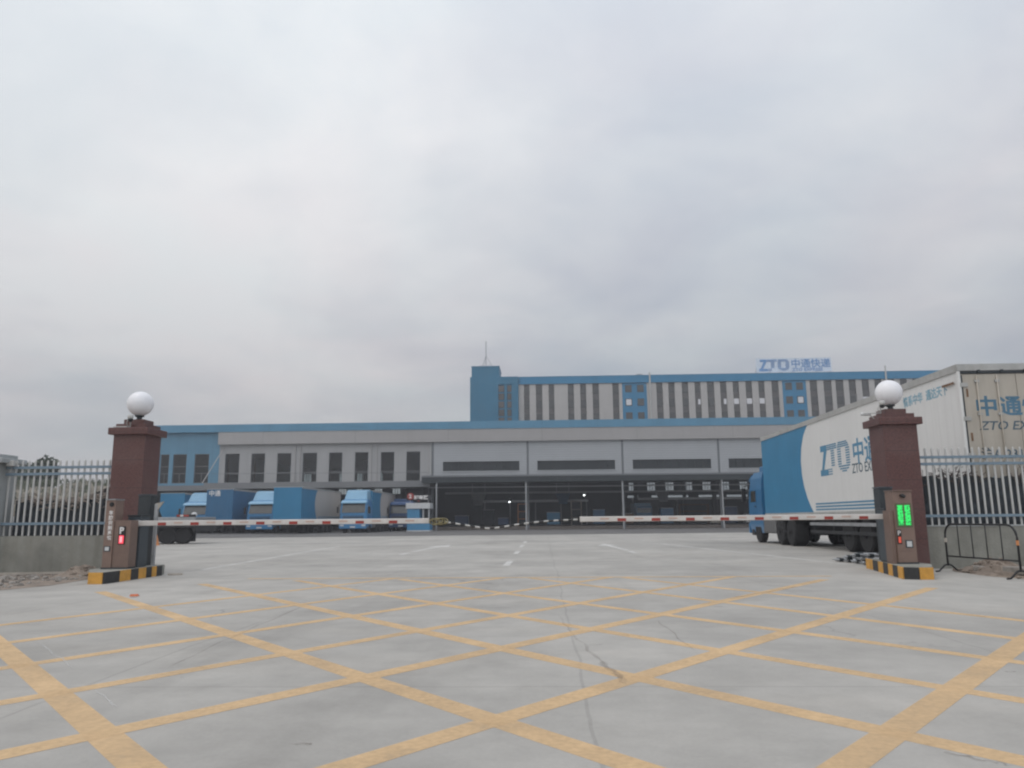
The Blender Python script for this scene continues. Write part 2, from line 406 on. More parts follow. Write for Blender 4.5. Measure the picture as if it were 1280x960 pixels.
def striped_logo(name, m, parent, og, ux, uy, h, sx=1.0, depth=.004):
    """the italic-barred three-letter emblem: solid Z, striped T and O"""
    ux, uy = Vector(ux), Vector(uy); uz = ux.cross(uy); og = Vector(og); mb = MB()
    def poly(ps):
        n = len(ps); vs = []
        for d in (0, depth):
            vs += [og+ux*(u*h*sx)+uy*(v*h)+uz*d for u, v in ps]
        mb.add(vs, [tuple(range(n-1,-1,-1)), tuple(range(n, 2*n))]+[(i,(i+1)%n,n+(i+1)%n,n+i) for i in range(n)])
    poly([(.06,.80),(.62,.80),(.62,1),(.06,1)]); poly([(.36,.797),(.10,.203),(-.02,.203),(-.02,.2),(.30,.2),(.62,.797)])
    poly([(-.04,0),(.66,0),(.66,.197),(-.04,.197)])
    for v in (.01,.09,.165): poly([(.663,v),(1.02,v),(1.02,v+.035),(.663,v+.035)])
    for v in (.95,.885,.82): poly([(.64,v),(1.50,v),(1.50,v+.04),(.64,v+.04)])
    for k, v in enumerate((.95,.885,.82)):
        e = (.14,.05,0)[k]; poly([(1.56+e*.5,v),(2.48-e,v),(2.48-e,v+.04),(1.56+e*.5,v+.04)])
    for k in range(7):
        v = .745-.078*k
        for a, b in ((.98,1.27),(1.55,1.84),(2.22,2.53)): poly([(a,v),(b,v),(b,v+.04),(a,v+.04)])
    for v, a, b in ((.20,1.58,2.5),(.12,1.68,2.4),(.045,1.85,2.22)): poly([(a,v),(b,v),(b,v+.04),(a,v+.04)])
    return mb.build(name, m, parent)

# ------------------------------------------------------------------ ground and paint
tag(MB().box(-400, 400, -60, 420, -.3, 0).build('ground', 'concrete'), kind='structure')
tag(MB().add([(-47,47,.004),(-14,53,.004),(56,62,.004),(56,144,.004),(-47,144,.004)], [(0,1,2,3,4)]).build('shaded_apron_pavement', 'apron_shade'), kind='structure')  # dark apron, with the shade by docks and trucks put into its colour
tag(MB().add([(-30,6,.004),(-9.2,11.2,.004),(-8.55,13.4,.004),(-8.9,16.5,.004),(-30,16.5,.004)], [(0,1,2,3,4)]).build('dirt_verge_ground', 'earth'), kind='structure')
tag(MB().add([(-90,17.2,.004),(-9.2,17.2,.004),(-21,34,.004),(-27,60,.004),(-90,60,.004)], [(0,1,2,3,4)]).build('bare_earth_ground', 'earth'), kind='structure')

def strip(mb, p, q, w, z):
    p, q = Vector((*p, 0)), Vector((*q, 0)); d = (q-p).normalized(); n = Vector((-d.y, d.x, 0))*w/2
    mb.add([(*(p+n).xy, z), (*(p-n).xy, z), (*(q-n).xy, z), (*(q+n).xy, z)], [(0,1,2,3)])
A = {  # slope dx/dy, x at y=7, y range
 1: (-.902,-4.89,2.6,12.6), 2: (-.855,-2.53,2.2,12.2), 3: (-.813,-.61,2.2,13.6), 4: (-.771,1.09,2.4,14.3), 5: (-.729,2.76,3.0,14.4), 6: (-.593,4.20,4.0,14.5), 7: (-.555,5.62,5.0,14.5)}
B = {1: (.821,4.07,2.6,11.0), 2: (.785,1.80,2.2,12.1), 3: (.731,-.15,2.2,13.8), 4: (.686,-1.74,2.4,14.6), 5: (.603,-3.36,3.2,14.7), 6: (.545,-4.91,4.2,14.7), 7: (.477,-6.40,5.6,14.7)}
for d, z in ((A, .0007), (B, .0013)):
    mb = MB()
    for k, (s, x7, y0, y1) in d.items():
        strip(mb, (x7+s*(y0-7), y0), (x7+s*(y1-7), y1), .175 if k < 4 else .155, z)
    tag(mb.build('yellow_hatching_road_marking', 'yellow'), kind='structure')
mb = MB(); strip(mb, (-5.6, 14.75), (5.2, 14.55), .16, .0019)
tag(mb.build('yellow_edge_road_marking', 'yellow'), kind='structure')
mb = MB()
strip(mb, (-7.75, 17.6), (-8.75, 33.5), .13, .0010); strip(mb, (6.85, 18.2), (5.0, 33.2), .14, .0010)
strip(mb, (5.0, 33.2), (4.0, 35.5), .14, .0016)
tag(mb.build('white_lane_road_marking', 'white_paint'), kind='structure')
mb = MB()
for y0, y1 in ((18.4, 20.6), (24.6, 27.0), (30.5, 33.0), (36.0, 38.6)): strip(mb, (-.89, y0), (-.86, y1), .16, .0010)
tag(mb.build('dashed_centre_road_marking', 'white_paint'), kind='structure')
mb = MB()
for k in range(18):
    x = -17+k*1.75
    if k != 9: strip(mb, (x, 38.2), (x+.75, 38.15), .5, .0010)
for k in range(6): strip(mb, (-25+k*1.3, 36.4), (-24.2+k*1.3, 36.4), .3, .0010)
tag(mb.build('dashed_stop_road_marking', 'white_dim'), kind='structure')
def arrow(cx, sgn):
    mb = MB()
    z = .0010
    mb.add([(cx-.09,24.6,z),(cx+.09,24.6,z),(cx+.09,26.2,z),(cx-.09,26.2,z)], [(0,1,2,3)])
    mb.add([(cx-.09,27.0,z),(cx+.09,27.0,z),(cx+.09+.25*sgn,31.5,z),(cx-.12+.25*sgn,31.5,z)], [(0,1,2,3)])
    mb.add([(cx-.45+.25*sgn,31.3,z+.0008),(cx+.42+.25*sgn,31.6,z+.0008),(cx+.1+.9*sgn*.4,34.0,z+.0008)], [(0,1,2)])
    tag(mb.build('arrow_road_marking', 'white_paint'), kind='structure')
arrow(-4.5, 1); arrow(2.85, -1)
mb = MB(); strip(mb, (3.2, 25.6), (4.1, 25.4), .5, .0010); strip(mb, (-6.6, 25.4), (-5.6, 25.5), .4, .0010)
tag(mb.build('worn_road_marking', 'white_dim'), kind='structure')

def scribble(mb, pts, w, z):
    rr = random.Random(len(pts)*17+int(pts[0][0]*100)); P = [Vector((x, y, 0)) for x, y in pts]; L_ = []
    for a_, b_ in zip(P[:-1], P[1:]):
        for k in range(6): L_.append(a_.lerp(b_, k/6)+Vector((rr.uniform(-.02,.02), rr.uniform(-.02,.02), 0)))
    L_.append(P[-1]); n_ = len(L_)
    vs = []
    for i, p in enumerate(L_):
        d_ = (L_[min(i+1,n_-1)]-L_[max(i-1,0)]).normalized(); nn = Vector((-d_.y, d_.x, 0))
        ww = w*rr.uniform(.5,1.2)*(1 if 0 < i < n_-1 else .1)/2
        vs += [(*(p+nn*ww).xy, z), (*(p-nn*ww).xy, z)]
    mb.add(vs, [(2*i, 2*i+1, 2*i+3, 2*i+2) for i in range(n_-1)])
mb = MB()
scribble(mb, [(.26,7.54),(.38,6.41),(.48,5.69),(.52,5.29)], .03, .0026); scribble(mb, [(.42,6.1),(.48,5.69),(.52,5.29)], .06, .0032)
scribble(mb, [(2.4,10.6),(3.13,11.46),(3.97,12.47)], .07, .0026); scribble(mb, [(-3.77,12.95),(-3.32,12.77),(-3.0,13.0)], .09, .0026)
scribble(mb, [(-3.28,13.4),(-2.7,13.2)], .07, .0026); scribble(mb, [(-2.02,12.4),(-1.8,12.6)], .10, .0026); scribble(mb, [(-1.89,13.82),(-1.6,13.7)], .08, .0026)
scribble(mb, [(1.81,3.82),(1.92,3.69),(2.0,3.62)], .035, .0026); scribble(mb, [(-2.80,5.9),(-2.93,7.3),(-3.07,10.05)], .018, .0026)
scribble(mb, [(1.18,8.5),(1.21,6.51)], .016, .0026); scribble(mb, [(.16,8.9),(.26,7.54)], .02, .0032)
for x, y in ((-1.19,3.91),(.43,6.88),(3.18,5.67),(-2.15,9.41),(-4.4,8.8),(2.1,9.7)): scribble(mb, [(x-.04,y),(x+.03,y+.01),(x+.05,y+.02)], .03, .0026)
tag(mb.build('dark_scuff_road_marking', M_paint('dark_scuff', (.25,.215,.18), .0, .42)), kind='structure')
mb = MB()
scribble(mb, [(-4.58,7.09),(-3.47,5.81)], .014, .0026); scribble(mb, [(-2.9,5.12),(-2.48,4.64)], .014, .0026)
scribble(mb, [(-5.6,6.4),(-4.2,5.2)], .01, .0026); scribble(mb, [(-4.3,9.3),(-3.9,9.7)], .02, .0026)
tag(mb.build('chalk_scratch_road_marking', M_paint('chalk_scratch', (.62,.62,.60), .1, .7)), kind='structure')

# ------------------------------------------------------------------ gate pillars and lamps
def gate_pillar(x0, x1, y0, y1, label):
    t = thing('gate_pillar', label, 'gate pillar', ((x0+x1)/2, (y0+y1)/2, 0), group='granite gate pillars')
    a, b = (x1-x0)/2, (y1-y0)/2
    MB().box(-a, a, -b, b, 0, 2.95).build('shaft', 'granite', t, .0010)
    MB().box(-a-.09, a+.09, -b-.09, b+.09, 2.95, 3.10).build('cap', 'granite', t, .01)
    MB().box(-a+.02, a-.02, -b+.02, b-.02, 3.10, 3.19).build('cap_step', 'granite', t, .0010)
    MB().box(-a+.13, a-.13, -b+.13, b-.13, 3.19, 3.30).build('cap_block', 'granite', t, .0010)
    return t
gate_pillar(-9.30, -8.60, 16.30, 17.00, 'red brown granite gate pillar with stepped cap, rising above the red lit kiosk')
gate_pillar(7.13, 7.83, 16.30, 17.00, 'red brown granite gate pillar with stepped cap, in front of the long white trailer')
def globe_lamp(x, y, label):
    t = thing('globe_lamp', label, 'lamp', (x, y, 3.30), group='globe lamps on the gate pillars')
    MB().lathe([(.09,0),(.09,.02),(.055,.04),(.055,.07),(.10,.09),(.10,.11)], n=20).build('base', 'darkmetal', t, smooth=False)
    r = .275; n = 20
    prof = [(max(.001, r*math.sin(math.pi*(1-k/n)*.97)), .11+r*.97+r*math.cos(math.pi*(1-k/n)*.97)) for k in range(n+1)]
    MB().lathe(prof, n=36).build('globe', 'globe', t, smooth=True)
globe_lamp(-8.95, 16.65, 'white globe lamp on the pillar beside the low blue hall end, seen against sky')
globe_lamp(7.48, 16.65, 'white globe lamp on the pillar in front of the big white trailer')
def camera_unit(x, y, z, d, label):
    t = thing('security_camera', label, 'camera', (x, y, z), group='cameras on the pillar caps')
    MB().tube([(0,0,0),(0,0,.16),(.02*d,-.03,.20)], .014, 8).build('bracket', 'rail_white', t, smooth=True)
    MB().lathe([(.045,-.02),(.06,.0),(.06,.06),(.03,.075)], (.02*d,-.05,.20), 16).build('dome_cover', 'rail_white', t, smooth=True)
    MB().lathe([(.012,-.085),(.04,-.07),(.055,-.035),(.055,-.021)], (.02*d,-.05,.20), 16).build('lens_dome', 'black', t, smooth=True)
    MB().tube([(0,0,.02),(-.10*d,-.02,.015),(-.3*d,-.01,.02),(-.36*d,-.02,.012)], .012, 6).build('cable', 'rail_white', t, smooth=True)
    MB().tube([(-.04*d,-.02,.02),(-.07*d,-.03,.1),(-.04*d,-.04,.17),(.0,-.04,.2)], .012, 6).build('conduit', 'rail_white', t, smooth=True)
camera_unit(-8.93, 16.26, 3.10, 1, 'small white camera with looped cable at the lamp foot, over the red lit kiosk')
camera_unit(7.16, 16.40, 3.19, 1, 'small dark domed camera on a white bracket, over the green lit kiosk')
t = thing('security_camera', 'slim white bullet camera sticking out sideways from the granite cap', 'camera', (7.0, 16.5, 3.10))
MB().tube([(0.06,0,0),(0,0,.06),(-.07,0,.09)], .012, 6).build('bracket', 'rail_white', t, smooth=True)
MB().lathe([(.028,-.17),(.032,-.16),(.032,.03),(.02,.04)], (-.05,0,.10), 14, 'X').build('housing', 'panelwhite', t, smooth=True)

# ------------------------------------------------------------------ islands, kiosks, barriers
def striped_island(poly, label, splits):
    """kerb island: concrete core with yellow and black painted blocks on the lane side and front"""
    cx = sum(p[0] for p in poly)/len(poly); cy = sum(p[1] for p in poly)/len(poly)
    t = thing('kerb_island', label, 'kerb island', (cx, cy, 0), group='striped kerb islands')
    q = [(x-cx, y-cy) for x, y in poly]
    MB().prism(q, 0, .195).build('core', 'render', t, .012)
    def side(a, b, cuts, first):
        a, b = Vector((*a, 0)), Vector((*b, 0)); d = b-a; nrm = Vector((d.y, -d.x, 0)).normalized()
        col = first; e = 0
        for c0, c1 in zip(cuts[:-1], cuts[1:]):
            p, r = a+d*c0, a+d*c1
            vs = [p+nrm*.003, r+nrm*.003, r+nrm*.022, p+nrm*.022]
            mb = MB().add([(v.x,v.y,.0) for v in vs]+[(v.x,v.y,.2) for v in vs],
                          [(0,1,2,3),(7,6,5,4),(0,4,5,1),(1,5,6,2),(2,6,7,3),(3,7,4,0)])
            mb.build('yellow_block' if col else 'black_block', 'kerb_y' if col else 'kerb_k', t)
            col = not col
    for (i, j, cuts, first) in splits: side(q[i], q[j], cuts, first)
    return t
striped_island([(-8.06,13.70),(-7.79,13.67),(-7.80,15.80),(-7.95,16.25),(-8.6,16.28),(-8.72,14.8)],
    'yellow and black striped kerb island under the red lit bronze kiosk',
    [(0,1,(0,1),True),(1,2,(0,.245,.425,.56,.695,.80,.89,1),False)])
striped_island([(6.15,13.76),(6.36,13.66),(6.59,13.66),(7.08,14.7),(7.10,16.25),(6.95,16.76),(6.75,16.76)],
    'yellow and black striped kerb island under the green lit kiosk',
    [(0,1,(0,1),False),(1,2,(0,1),True),(6,0,(0,.22,.38,.52,.65,.77,.89,1),True)])

# kiosk with slim tall column and wide lower cabinet
t = thing('ticket_kiosk', 'bronze kiosk with slim tall column, white lettering and red lit panel', 'kiosk', (-8.2, 14.75, .195))
MB().box(-.25,-.07, 0,.30, 0,1.30).build('column', 'bronze', t, .0010)
MB().box(-.067,.25, .02,.30, 0,.915).build('cabinet', 'bronze_d', t, .0010)
MB().box(-.26,-.06,-.03,.31,1.303,1.325).build('column_top', 'steel', t)
MB().lathe([(.035,-.025),(.045,-.015),(.045,.0)], (-.14,0,1.22), 16, 'Y').build('camera_lens', 'black', t)
for k, ch in enumerate('车牌识别系统'):
    text('lettering', ch, .085, 'textwhite', t, (-.185, -.004, 1.03-.095*k), (1,0,0), (0,0,1), .003)
MB().box(-.225,-.105,-.012,-.002,.33,.43).build('screen_bezel', 'navy', t)
MB().box(-.205,-.125,-.016,-.0125,.345,.415).build('screen', 'panelwhite', t)
MB().box(.03,.16,.005,.017,.46,.80).build('display_bezel', 'black', t)
text('parking_letter', 'P', .17, 'textwhite', t, (.045,.004,.665), (1,0,0), (0,0,1), .006)
MB().box(.05,.14,-.004,.004,.475,.63).build('red_lamp', 'lampred', t)
MB().box(.07,.115,-.008,-.0045,.50,.61).build('lamp_core', M_emit('hot_red_core',(1,.45,.5),1.2), t)
MB().box(-.26,.26,-.01,.31,-.0,.03).build('plinth', 'darkmetal', t)

t = thing('ticket_kiosk', 'bronze kiosk with bright green lit lettering and white panel', 'kiosk', (6.69, 14.75, .195))
MB().box(-.17,.17, 0,.34, 0,1.32).build('column', 'bronze', t, .0010)
MB().box(-.18,.18,-.03,.35,1.323,1.345).build('column_top', 'bronze_d', t)
MB().box(-.255,-.173,.04,.30, 0,.97).build('cabinet', 'bronze_d', t, .0010)
MB().tube([(-.02,-.002,1.24),(-.02,-.05,1.25),(.02,-.07,1.21)], .03, 10).build('camera_lens', 'black', t, smooth=True)
MB().box(-.15,.14,-.008,-.002,.66,1.10).build('display_bezel', M('dull_bronze_glass', (.10,.11,.06), .3), t)
rnd = random.Random(3)
for col in (-.115, .015):
    dots = MB(); dots.add([(col,-.0085,.69),(col+.099,-.0085,.69),(col+.099,-.0085,1.068),(col,-.0085,1.068)], [(0,1,2,3)])
    for gy in range(22):
        for gx in range(6):
            if gy > 17 and rnd.random() < .35: continue
            if rnd.random() < .8 or gx in (1, 2, 4):
                x = col+gx*.0165; z = 1.05-gy*.0165
                dots.add([(x,-.010,z),(x+.0160,-.010,z),(x+.0160,-.010,z+.0160),(x,-.010,z+.0160)], [(0,1,2,3)])
    o = dots.build('green_lettering', 'ledback', t)
    o.data.materials.append(mat['ledgreen'])
    for p in o.data.polygons: p.material_index = 0 if p.index == 0 else 1
MB().box(-.165,-.085,-.012,-.002,.36,.62).build('lamp_bezel', 'black', t)
text('parking_letter', 'P', .12, 'textwhite', t, (-.155,-.013,.52), (1,0,0), (0,0,1), .0010)
MB().box(-.145,-.10,-.018,-.0125,.38,.49).build('red_lamp', M_emit('dim_red_lamp',(1,.12,.06),.7), t)
MB().box(-.02,.11,-.012,-.002,.29,.43).build('screen_bezel', 'navy', t)
MB().box(.0,.09,-.016,-.0125,.31,.41).build('screen', 'panelwhite', t)
MB().tube([(-.15,-.004,.235),(.13,-.004,.232)], .004, 5).build('seam', 'bronze_d', t)
MB().box(-.19,.19,-.01,.35,0,.03).build('plinth', 'darkmetal', t)

def barrier(x, y, d, L, label, zarm):
    """barrier gate: cabinet plus a long white arm reaching across the lane (d = +1 to the right)"""
    t = thing('barrier_gate', label, 'barrier', (x, y, .195), group='barrier gates')
    MB().box(-.13,.13,-.16,.20, 0,.99).build('cabinet', 'navy', t, .012)
    MB().box(-.14,.14,-.17,.21,.993,1.02).build('cabinet_lid', 'darkmetal', t, .006)
    MB().box(-.10,.10,-.168,-.163,.12,.86).build('cabinet_door', 'navy', t, .003)
    z = zarm-.195
    MB().lathe([(.07,-.06),(.07,.0)], (d*.09,-.17,z), 16, 'Y').build('pivot', 'steel', t)
    a, b = sorted((d*.02, d*L))
    MB().box(a, b, -.29,-.235, z-.05, z+.05).build('arm', 'white', t, .012)
    k = 0; s = .50 if d < 0 else .55
    while s < L-.3:
        a, b = sorted((d*s, d*(s+.165)))
        bd = MB().box(a, b, -.295,-.291, z-.042, z+.012).build('red_band', 'red', t)
        s2 = s+.165+.16
        if s2+.15 < L:
            a, b = sorted((d*s2, d*(s2+.17)))
            MB().box(a, b, -.2945,-.291, z-.008, z+.02).build('faded_mark', 'pale_mark', t)
        s += .655
    MB().box(*sorted((d*(L-.001), d*(L+.03))), -.30,-.225, z-.055, z+.055).build('arm_tip', 'black', t)
    return t
barrier(-8.14, 15.40, 1, 5.93, 'barrier gate whose white red-banded arm reaches in front of the parked blue trucks', 1.05)
barrier(6.68, 15.40, -1, 5.98, 'barrier gate whose white red-banded arm ends before the dark dock mouth', 1.055)
def dark_post(x, y, label):
    t = thing('equipment_box', label, 'cabinet', (x, y, .195), group='tall dark boxes behind the barriers')
    MB().box(-.13,.13,-.15,.15,0,1.42).build('housing', 'darkmetal', t, .01)
    MB().box(-.14,.14,-.16,.16,1.423,1.45).build('lid', 'navy', t, .005)
dark_post(-8.28, 16.0, 'tall dark metal box between the red lit kiosk and the thin grey post')
dark_post(6.88, 16.0, 'tall dark metal box standing left of the green lit kiosk')
t = thing('steel_post', 'thin grey steel post with small bracket beside the tall dark box', 'post', (-8.06, 15.95, .195))
MB().box(-.03,.03,-.03,.03,0,1.25).build('shaft', 'galv', t, .0010)
MB().add([(-.03,-.02,1.253),(.15,-.02,1.30),(.03,-.02,1.13),(-.03,.02,1.253),(.15,.02,1.30),(.03,.02,1.13)], [(0,2,1),(3,4,5),(0,1,4,3),(1,2,5,4),(2,0,3,5)]).build('bracket', 'timber', t)

# striped rope sagging between the arm tips
pts = [(-2.16,15.14,1.04),(-1.95,15.12,1.03),(-1.65,15.1,.985),(-1.32,15.1,.93),(-1.05,15.08,.895),(-.8,15.1,.92),(-.5,15.1,.965),(-.2,15.12,1.0),(.15,15.14,1.03),(.55,15.14,1.045),(.68,15.14,1.05)]
def dense(pts, n):
    out = []
    for i in range(len(pts)-1):
        a, b = Vector(pts[i]), Vector(pts[i+1])
        p0 = Vector(pts[max(0,i-1)]); p3 = Vector(pts[min(len(pts)-1,i+2)])
        for k in range(n):
            u = k/n
            out.append(.5*((2*a)+(b-p0)*u+(2*p0-5*a+4*b-p3)*u*u+(3*a-p0-3*b+p3)*u**3))
    out.append(Vector(pts[-1])); return out
def M_rope():
    m, nt, b = nodes('striped_rope_cover')
    tc = N(nt, 'ShaderNodeTexCoord'); sp = N(nt, 'ShaderNodeSeparateXYZ'); nt.links.new(tc.outputs['Object'], sp.inputs[0])
    dv = N(nt, 'ShaderNodeMath', op='DIVIDE'); dv.inputs[1].default_value = .19; nt.links.new(sp.outputs[0], dv.inputs[0])
    fr = N(nt, 'ShaderNodeMath', op='FRACT'); nt.links.new(dv.outputs[0], fr.inputs[0])
    lt = N(nt, 'ShaderNodeMath', op='LESS_THAN'); lt.inputs[1].default_value = .5; nt.links.new(fr.outputs[0], lt.inputs[0])
    mx = N(nt, 'ShaderNodeMix', data_type='RGBA'); nt.links.new(lt.outputs[0], mx.inputs['Factor'])
    mx.inputs['A'].default_value = (.025,.025,.025,1); mx.inputs['B'].default_value = (.45,.45,.43,1)
    nt.links.new(mx.outputs['Result'], b.inputs['Base Color']); b.inputs['Roughness'].default_value = .8
    return m
t = thing('striped_rope', 'black and white striped rope sagging between the two barrier arm tips', 'rope', (-.75, 15.13, 0))
MB().tube(dense(pts, 5), .017, 8).build('rope', M_rope(), t, smooth=True, world=True)
mb = MB()
for k in range(4):
    c = Vector((-2.10+.05*k, 15.06+.01*k, 1.03+.01*(k%2)))
    mb.tube([c+Vector((.10*math.cos(a), .03*math.sin(2*a), .055*math.sin(a))) for a in [2*math.pi*i/16 for i in range(16)]], .014, 6, closed=True)
mb.build('knot', M('dirty_rope', (.22,.19,.10), .9, 0, .4, 20), t, smooth=True, world=True)

# ------------------------------------------------------------------ fences
def fence(x0, x1, zb, label, skip=None):
    y = 16.52
    w = MB().box(x0, x1, y-.11, y+.11, 0, zb).build('low_wall', 'render')
    t = thing('railing_fence', label, 'fence', ((x0+x1)/2, y, zb), group='railings on the low walls')
    mbs = [(1.06,.028),(2.13,.028),(2.27,.028)]
    for z, h in mbs:
        MB().box(x0, x1, y-.066, y-.040, z-h, z+h).build('rail', 'rail_blue', t, world=True)
    n = int((x1-x0)/.139)
    ref = None
    for k in range(n):
        x = x0+.07+k*.139
        if ref is None:
            ref = MB().box(-.018,.018,-.038,-.012,.005,1.60).add([(-.018,-.038,1.601),(.018,-.038,1.601),(.018,-.012,1.601),(-.018,-.012,1.601),(0,-.025,1.64)], [(0,1,4),(1,2,4),(2,3,4),(3,0,4)]).build('bar', 'rail_white', t)
            o = ref
        else:
            o = ref.copy(); COL.objects.link(o); o.parent = t
        o.location = (x-(x0+x1)/2, 0, 0)
    return w, t
w, t = fence(-11.74, -9.30, .80, 'white barred railing with blue rails on the mossy stained wall')
tag(w, 'low cement wall with dark stains and rubble along its foot', 'wall', 'low cement walls')
w, t = fence(7.83, 14.2, .845, 'white barred railing with blue rails in front of the white trailer')
tag(w, 'low cement wall standing behind the black crowd barriers', 'wall', 'low cement walls')
MB().box(-.002, 6.372, -.125, .125, .8455, .87).build('coping', 'pier', w).location = (7.83, 16.52, 0)
t = thing('fence_pier', 'pale cement pier with flat cap at the end of the railing', 'pier', (-12.05, 16.5, 0))
MB().box(-.31,.31,-.30,.30,0,2.36).build('shaft', 'pier', t, .015)
MB().box(-.46,.46,-.42,.42,2.36,2.47).build('cap', 'pier', t, .015)
MB().box(-.32,.32,-.30,.30,2.47,2.56).build('cap_top', 'pier', t, .015)
t = thing('floodlight', 'small pale floodlight fixed at the top of the railing by the pier', 'floodlight', (-11.58, 16.40, 2.2))
MB().box(-.07,.09,-.08,-.0,.10,.22).build('housing', 'rail_white', t, .01)
MB().tube([(0,.02,0),(0,-.02,.12)], .012, 6).build('bracket', 'steel', t)

# dark netting screens with straggling dry twigs on top, right behind the railings
def screen(x0, x1, ztop, label, tw, amp, dens):
    t = thing('netting_screen', label, 'screen', ((x0+x1)/2, 16.85, 0), group='dark netting screens')
    mb = MB(); n = int((x1-x0)/.12); fr = []; bk = []
    for k in range(n+1):
        x = x0+(x1-x0)*k/n; y = 16.84+.035*math.sin(k*1.9)+.02*math.sin(k*.7)
        zt = ztop+random.uniform(-.05,.05)
        fr += [(x,y-.012,.02),(x,y-.012,zt)]; bk += [(x,y+.012,.02),(x,y+.012,zt)]
    o = len(fr); fs = []
    for k in range(n):
        a = 2*k
        fs += [(a,a+2,a+3,a+1), (o+a+1,o+a+3,o+a+2,o+a), (a+1,a+3,o+a+3,o+a+1)]
    mb.add(fr+bk, fs); mb.build('net', 'netting', t, world=True)
    for k in range(int((x1-x0)/1.2)+1):
        x = min(x1-.03, x0+.03+k*1.2)
        MB().tube([(x,16.92,0),(x,16.92,ztop+.06)], .024, 8).build('stake', 'twig_d', t, world=True)
    mb = MB()
    for k in range(int((x1-x0)*dens)):
        x = random.uniform(x0, x1)
        if math.sin(x*5.1)+math.sin(x*2.3+1)+random.uniform(-1,1) < -.5: continue
        z = ztop+random.uniform(-.13, .03)+.05*math.sin(x*3.7)
        p = [Vector((x, 16.82+random.uniform(-.04,.08), z))]
        d = Vector((random.uniform(-1,1), random.uniform(-.25,.25), random.uniform(-.2,.9)*amp)).normalized()
        for s in range(3):
            d = (d+Vector((random.uniform(-.5,.5), random.uniform(-.2,.2), random.uniform(-.5,.45)))).normalized()
            p.append(p[-1]+d*random.uniform(.05,.11))
        mb.tube(p, [.012,.010,.008,.005], 4)
    tag(mb.build('dry_twigs', tw, t, world=True), kind='stuff')
screen(-11.7, -9.32, 1.58, 'dark netting screen with pale dry twigs behind the left railing', 'twig', .4, 190)
screen(7.9, 14.2, 1.86, 'dark netting screen with brown twigs between railing and white trailer', 'twig_d', 1.2, 60)

# crowd barriers by the right wall
def crowd_barrier(p, q, label):
    p, q = Vector((*p,0)), Vector((*q,0)); L = (q-p).length
    t = thing('crowd_barrier', label, 'barrier', p, math.atan2(q.y-p.y, q.x-p.x), 'black crowd barriers')
    h = .90; c = .22; pts = [(0,0,.12)]+[(0,0,h-c)]
    pts += [(c-c*math.cos(a), 0, h-c+c*math.sin(a)) for a in [math.pi/2*i/6 for i in range(1,7)]]
    pts += [(L-c+c*math.sin(a), 0, h-c+c*math.cos(a)) for a in [math.pi/2*i/6 for i in range(0,7)]]
    pts += [(L,0,.12)]
    MB().tube(pts, .019, 10).build('frame', 'black', t, smooth=True)
    MB().tube([(.02,0,.30),(L-.02,0,.30)], .015, 8).build('lower_rail', 'black', t, smooth=True)
    n = max(2, int(L/.33))
    for k in range(1, n):
        x = L*k/n; MB().tube([(x,0,.31),(x,0,h-.02)], .010, 6).build('upright', 'black', t, smooth=True)
    for x in (0, L):
        MB().tube([(x,.26,.015),(x,.19,.02),(x,.07,.125),(x,0,.15),(x,-.07,.125),(x,-.19,.02),(x,-.26,.015)], .017, 8).build('foot', 'black', t, smooth=True)
    for x, m in ((0,'timber'),(L,'amber')):
        MB().lathe([(.0235,.56),(.0235,.64)], (x,0,0), 12).build('reflective_band', m, t)
    return t
crowd_barrier((7.75, 15.45), (7.98, 13.55), 'black steel crowd barrier with curved frame standing along the grey wall')
crowd_barrier((7.98, 13.1), (8.6, 11.4), 'black steel crowd barrier with orange band, cut by the frame edge')

# ------------------------------------------------------------------ rubble, planks, pipes
def rock(mb, c, r, flat=.6):
    n = 7; vs = []
    for i in range(1, 4):
        a = math.pi*i/4
        for k in range(n):
            b = 2*math.pi*(k+.5*i)/n; rr = r*random.uniform(.7,1.25)
            vs.append((c[0]+rr*math.sin(a)*math.cos(b), c[1]+rr*math.sin(a)*math.sin(b), c[2]+rr*flat*math.cos(a)))
    vs += [(c[0],c[1],c[2]+r*flat),(c[0],c[1],c[2]-r*flat)]
    fs = [(k,(k+1)%n,n+(k+1)%n,n+k)[::-1] for k in range(n)]+[(n+k,n+(k+1)%n,2*n+(k+1)%n,2*n+k)[::-1] for k in range(n)]
    fs += [(3*n,k,(k+1)%n) for k in range(n)]+[(3*n+1,2*n+(k+1)%n,2*n+k) for k in range(n)]
    mb.add(vs, fs)
mb = MB()
for k in range(320):
    x = random.uniform(-11.6,-8.95); y = random.uniform(11.9, 16.3)
    if y < 12.6+(-8.95-x)*-.3: continue
    r = random.choice([.02,.025,.03,.035,.06]); rock(mb, (x,y,r*.3), r)
tag(mb.build('rubble', 'stone'), 'scattered small stones on the dirt below the stained wall', kind='stuff')
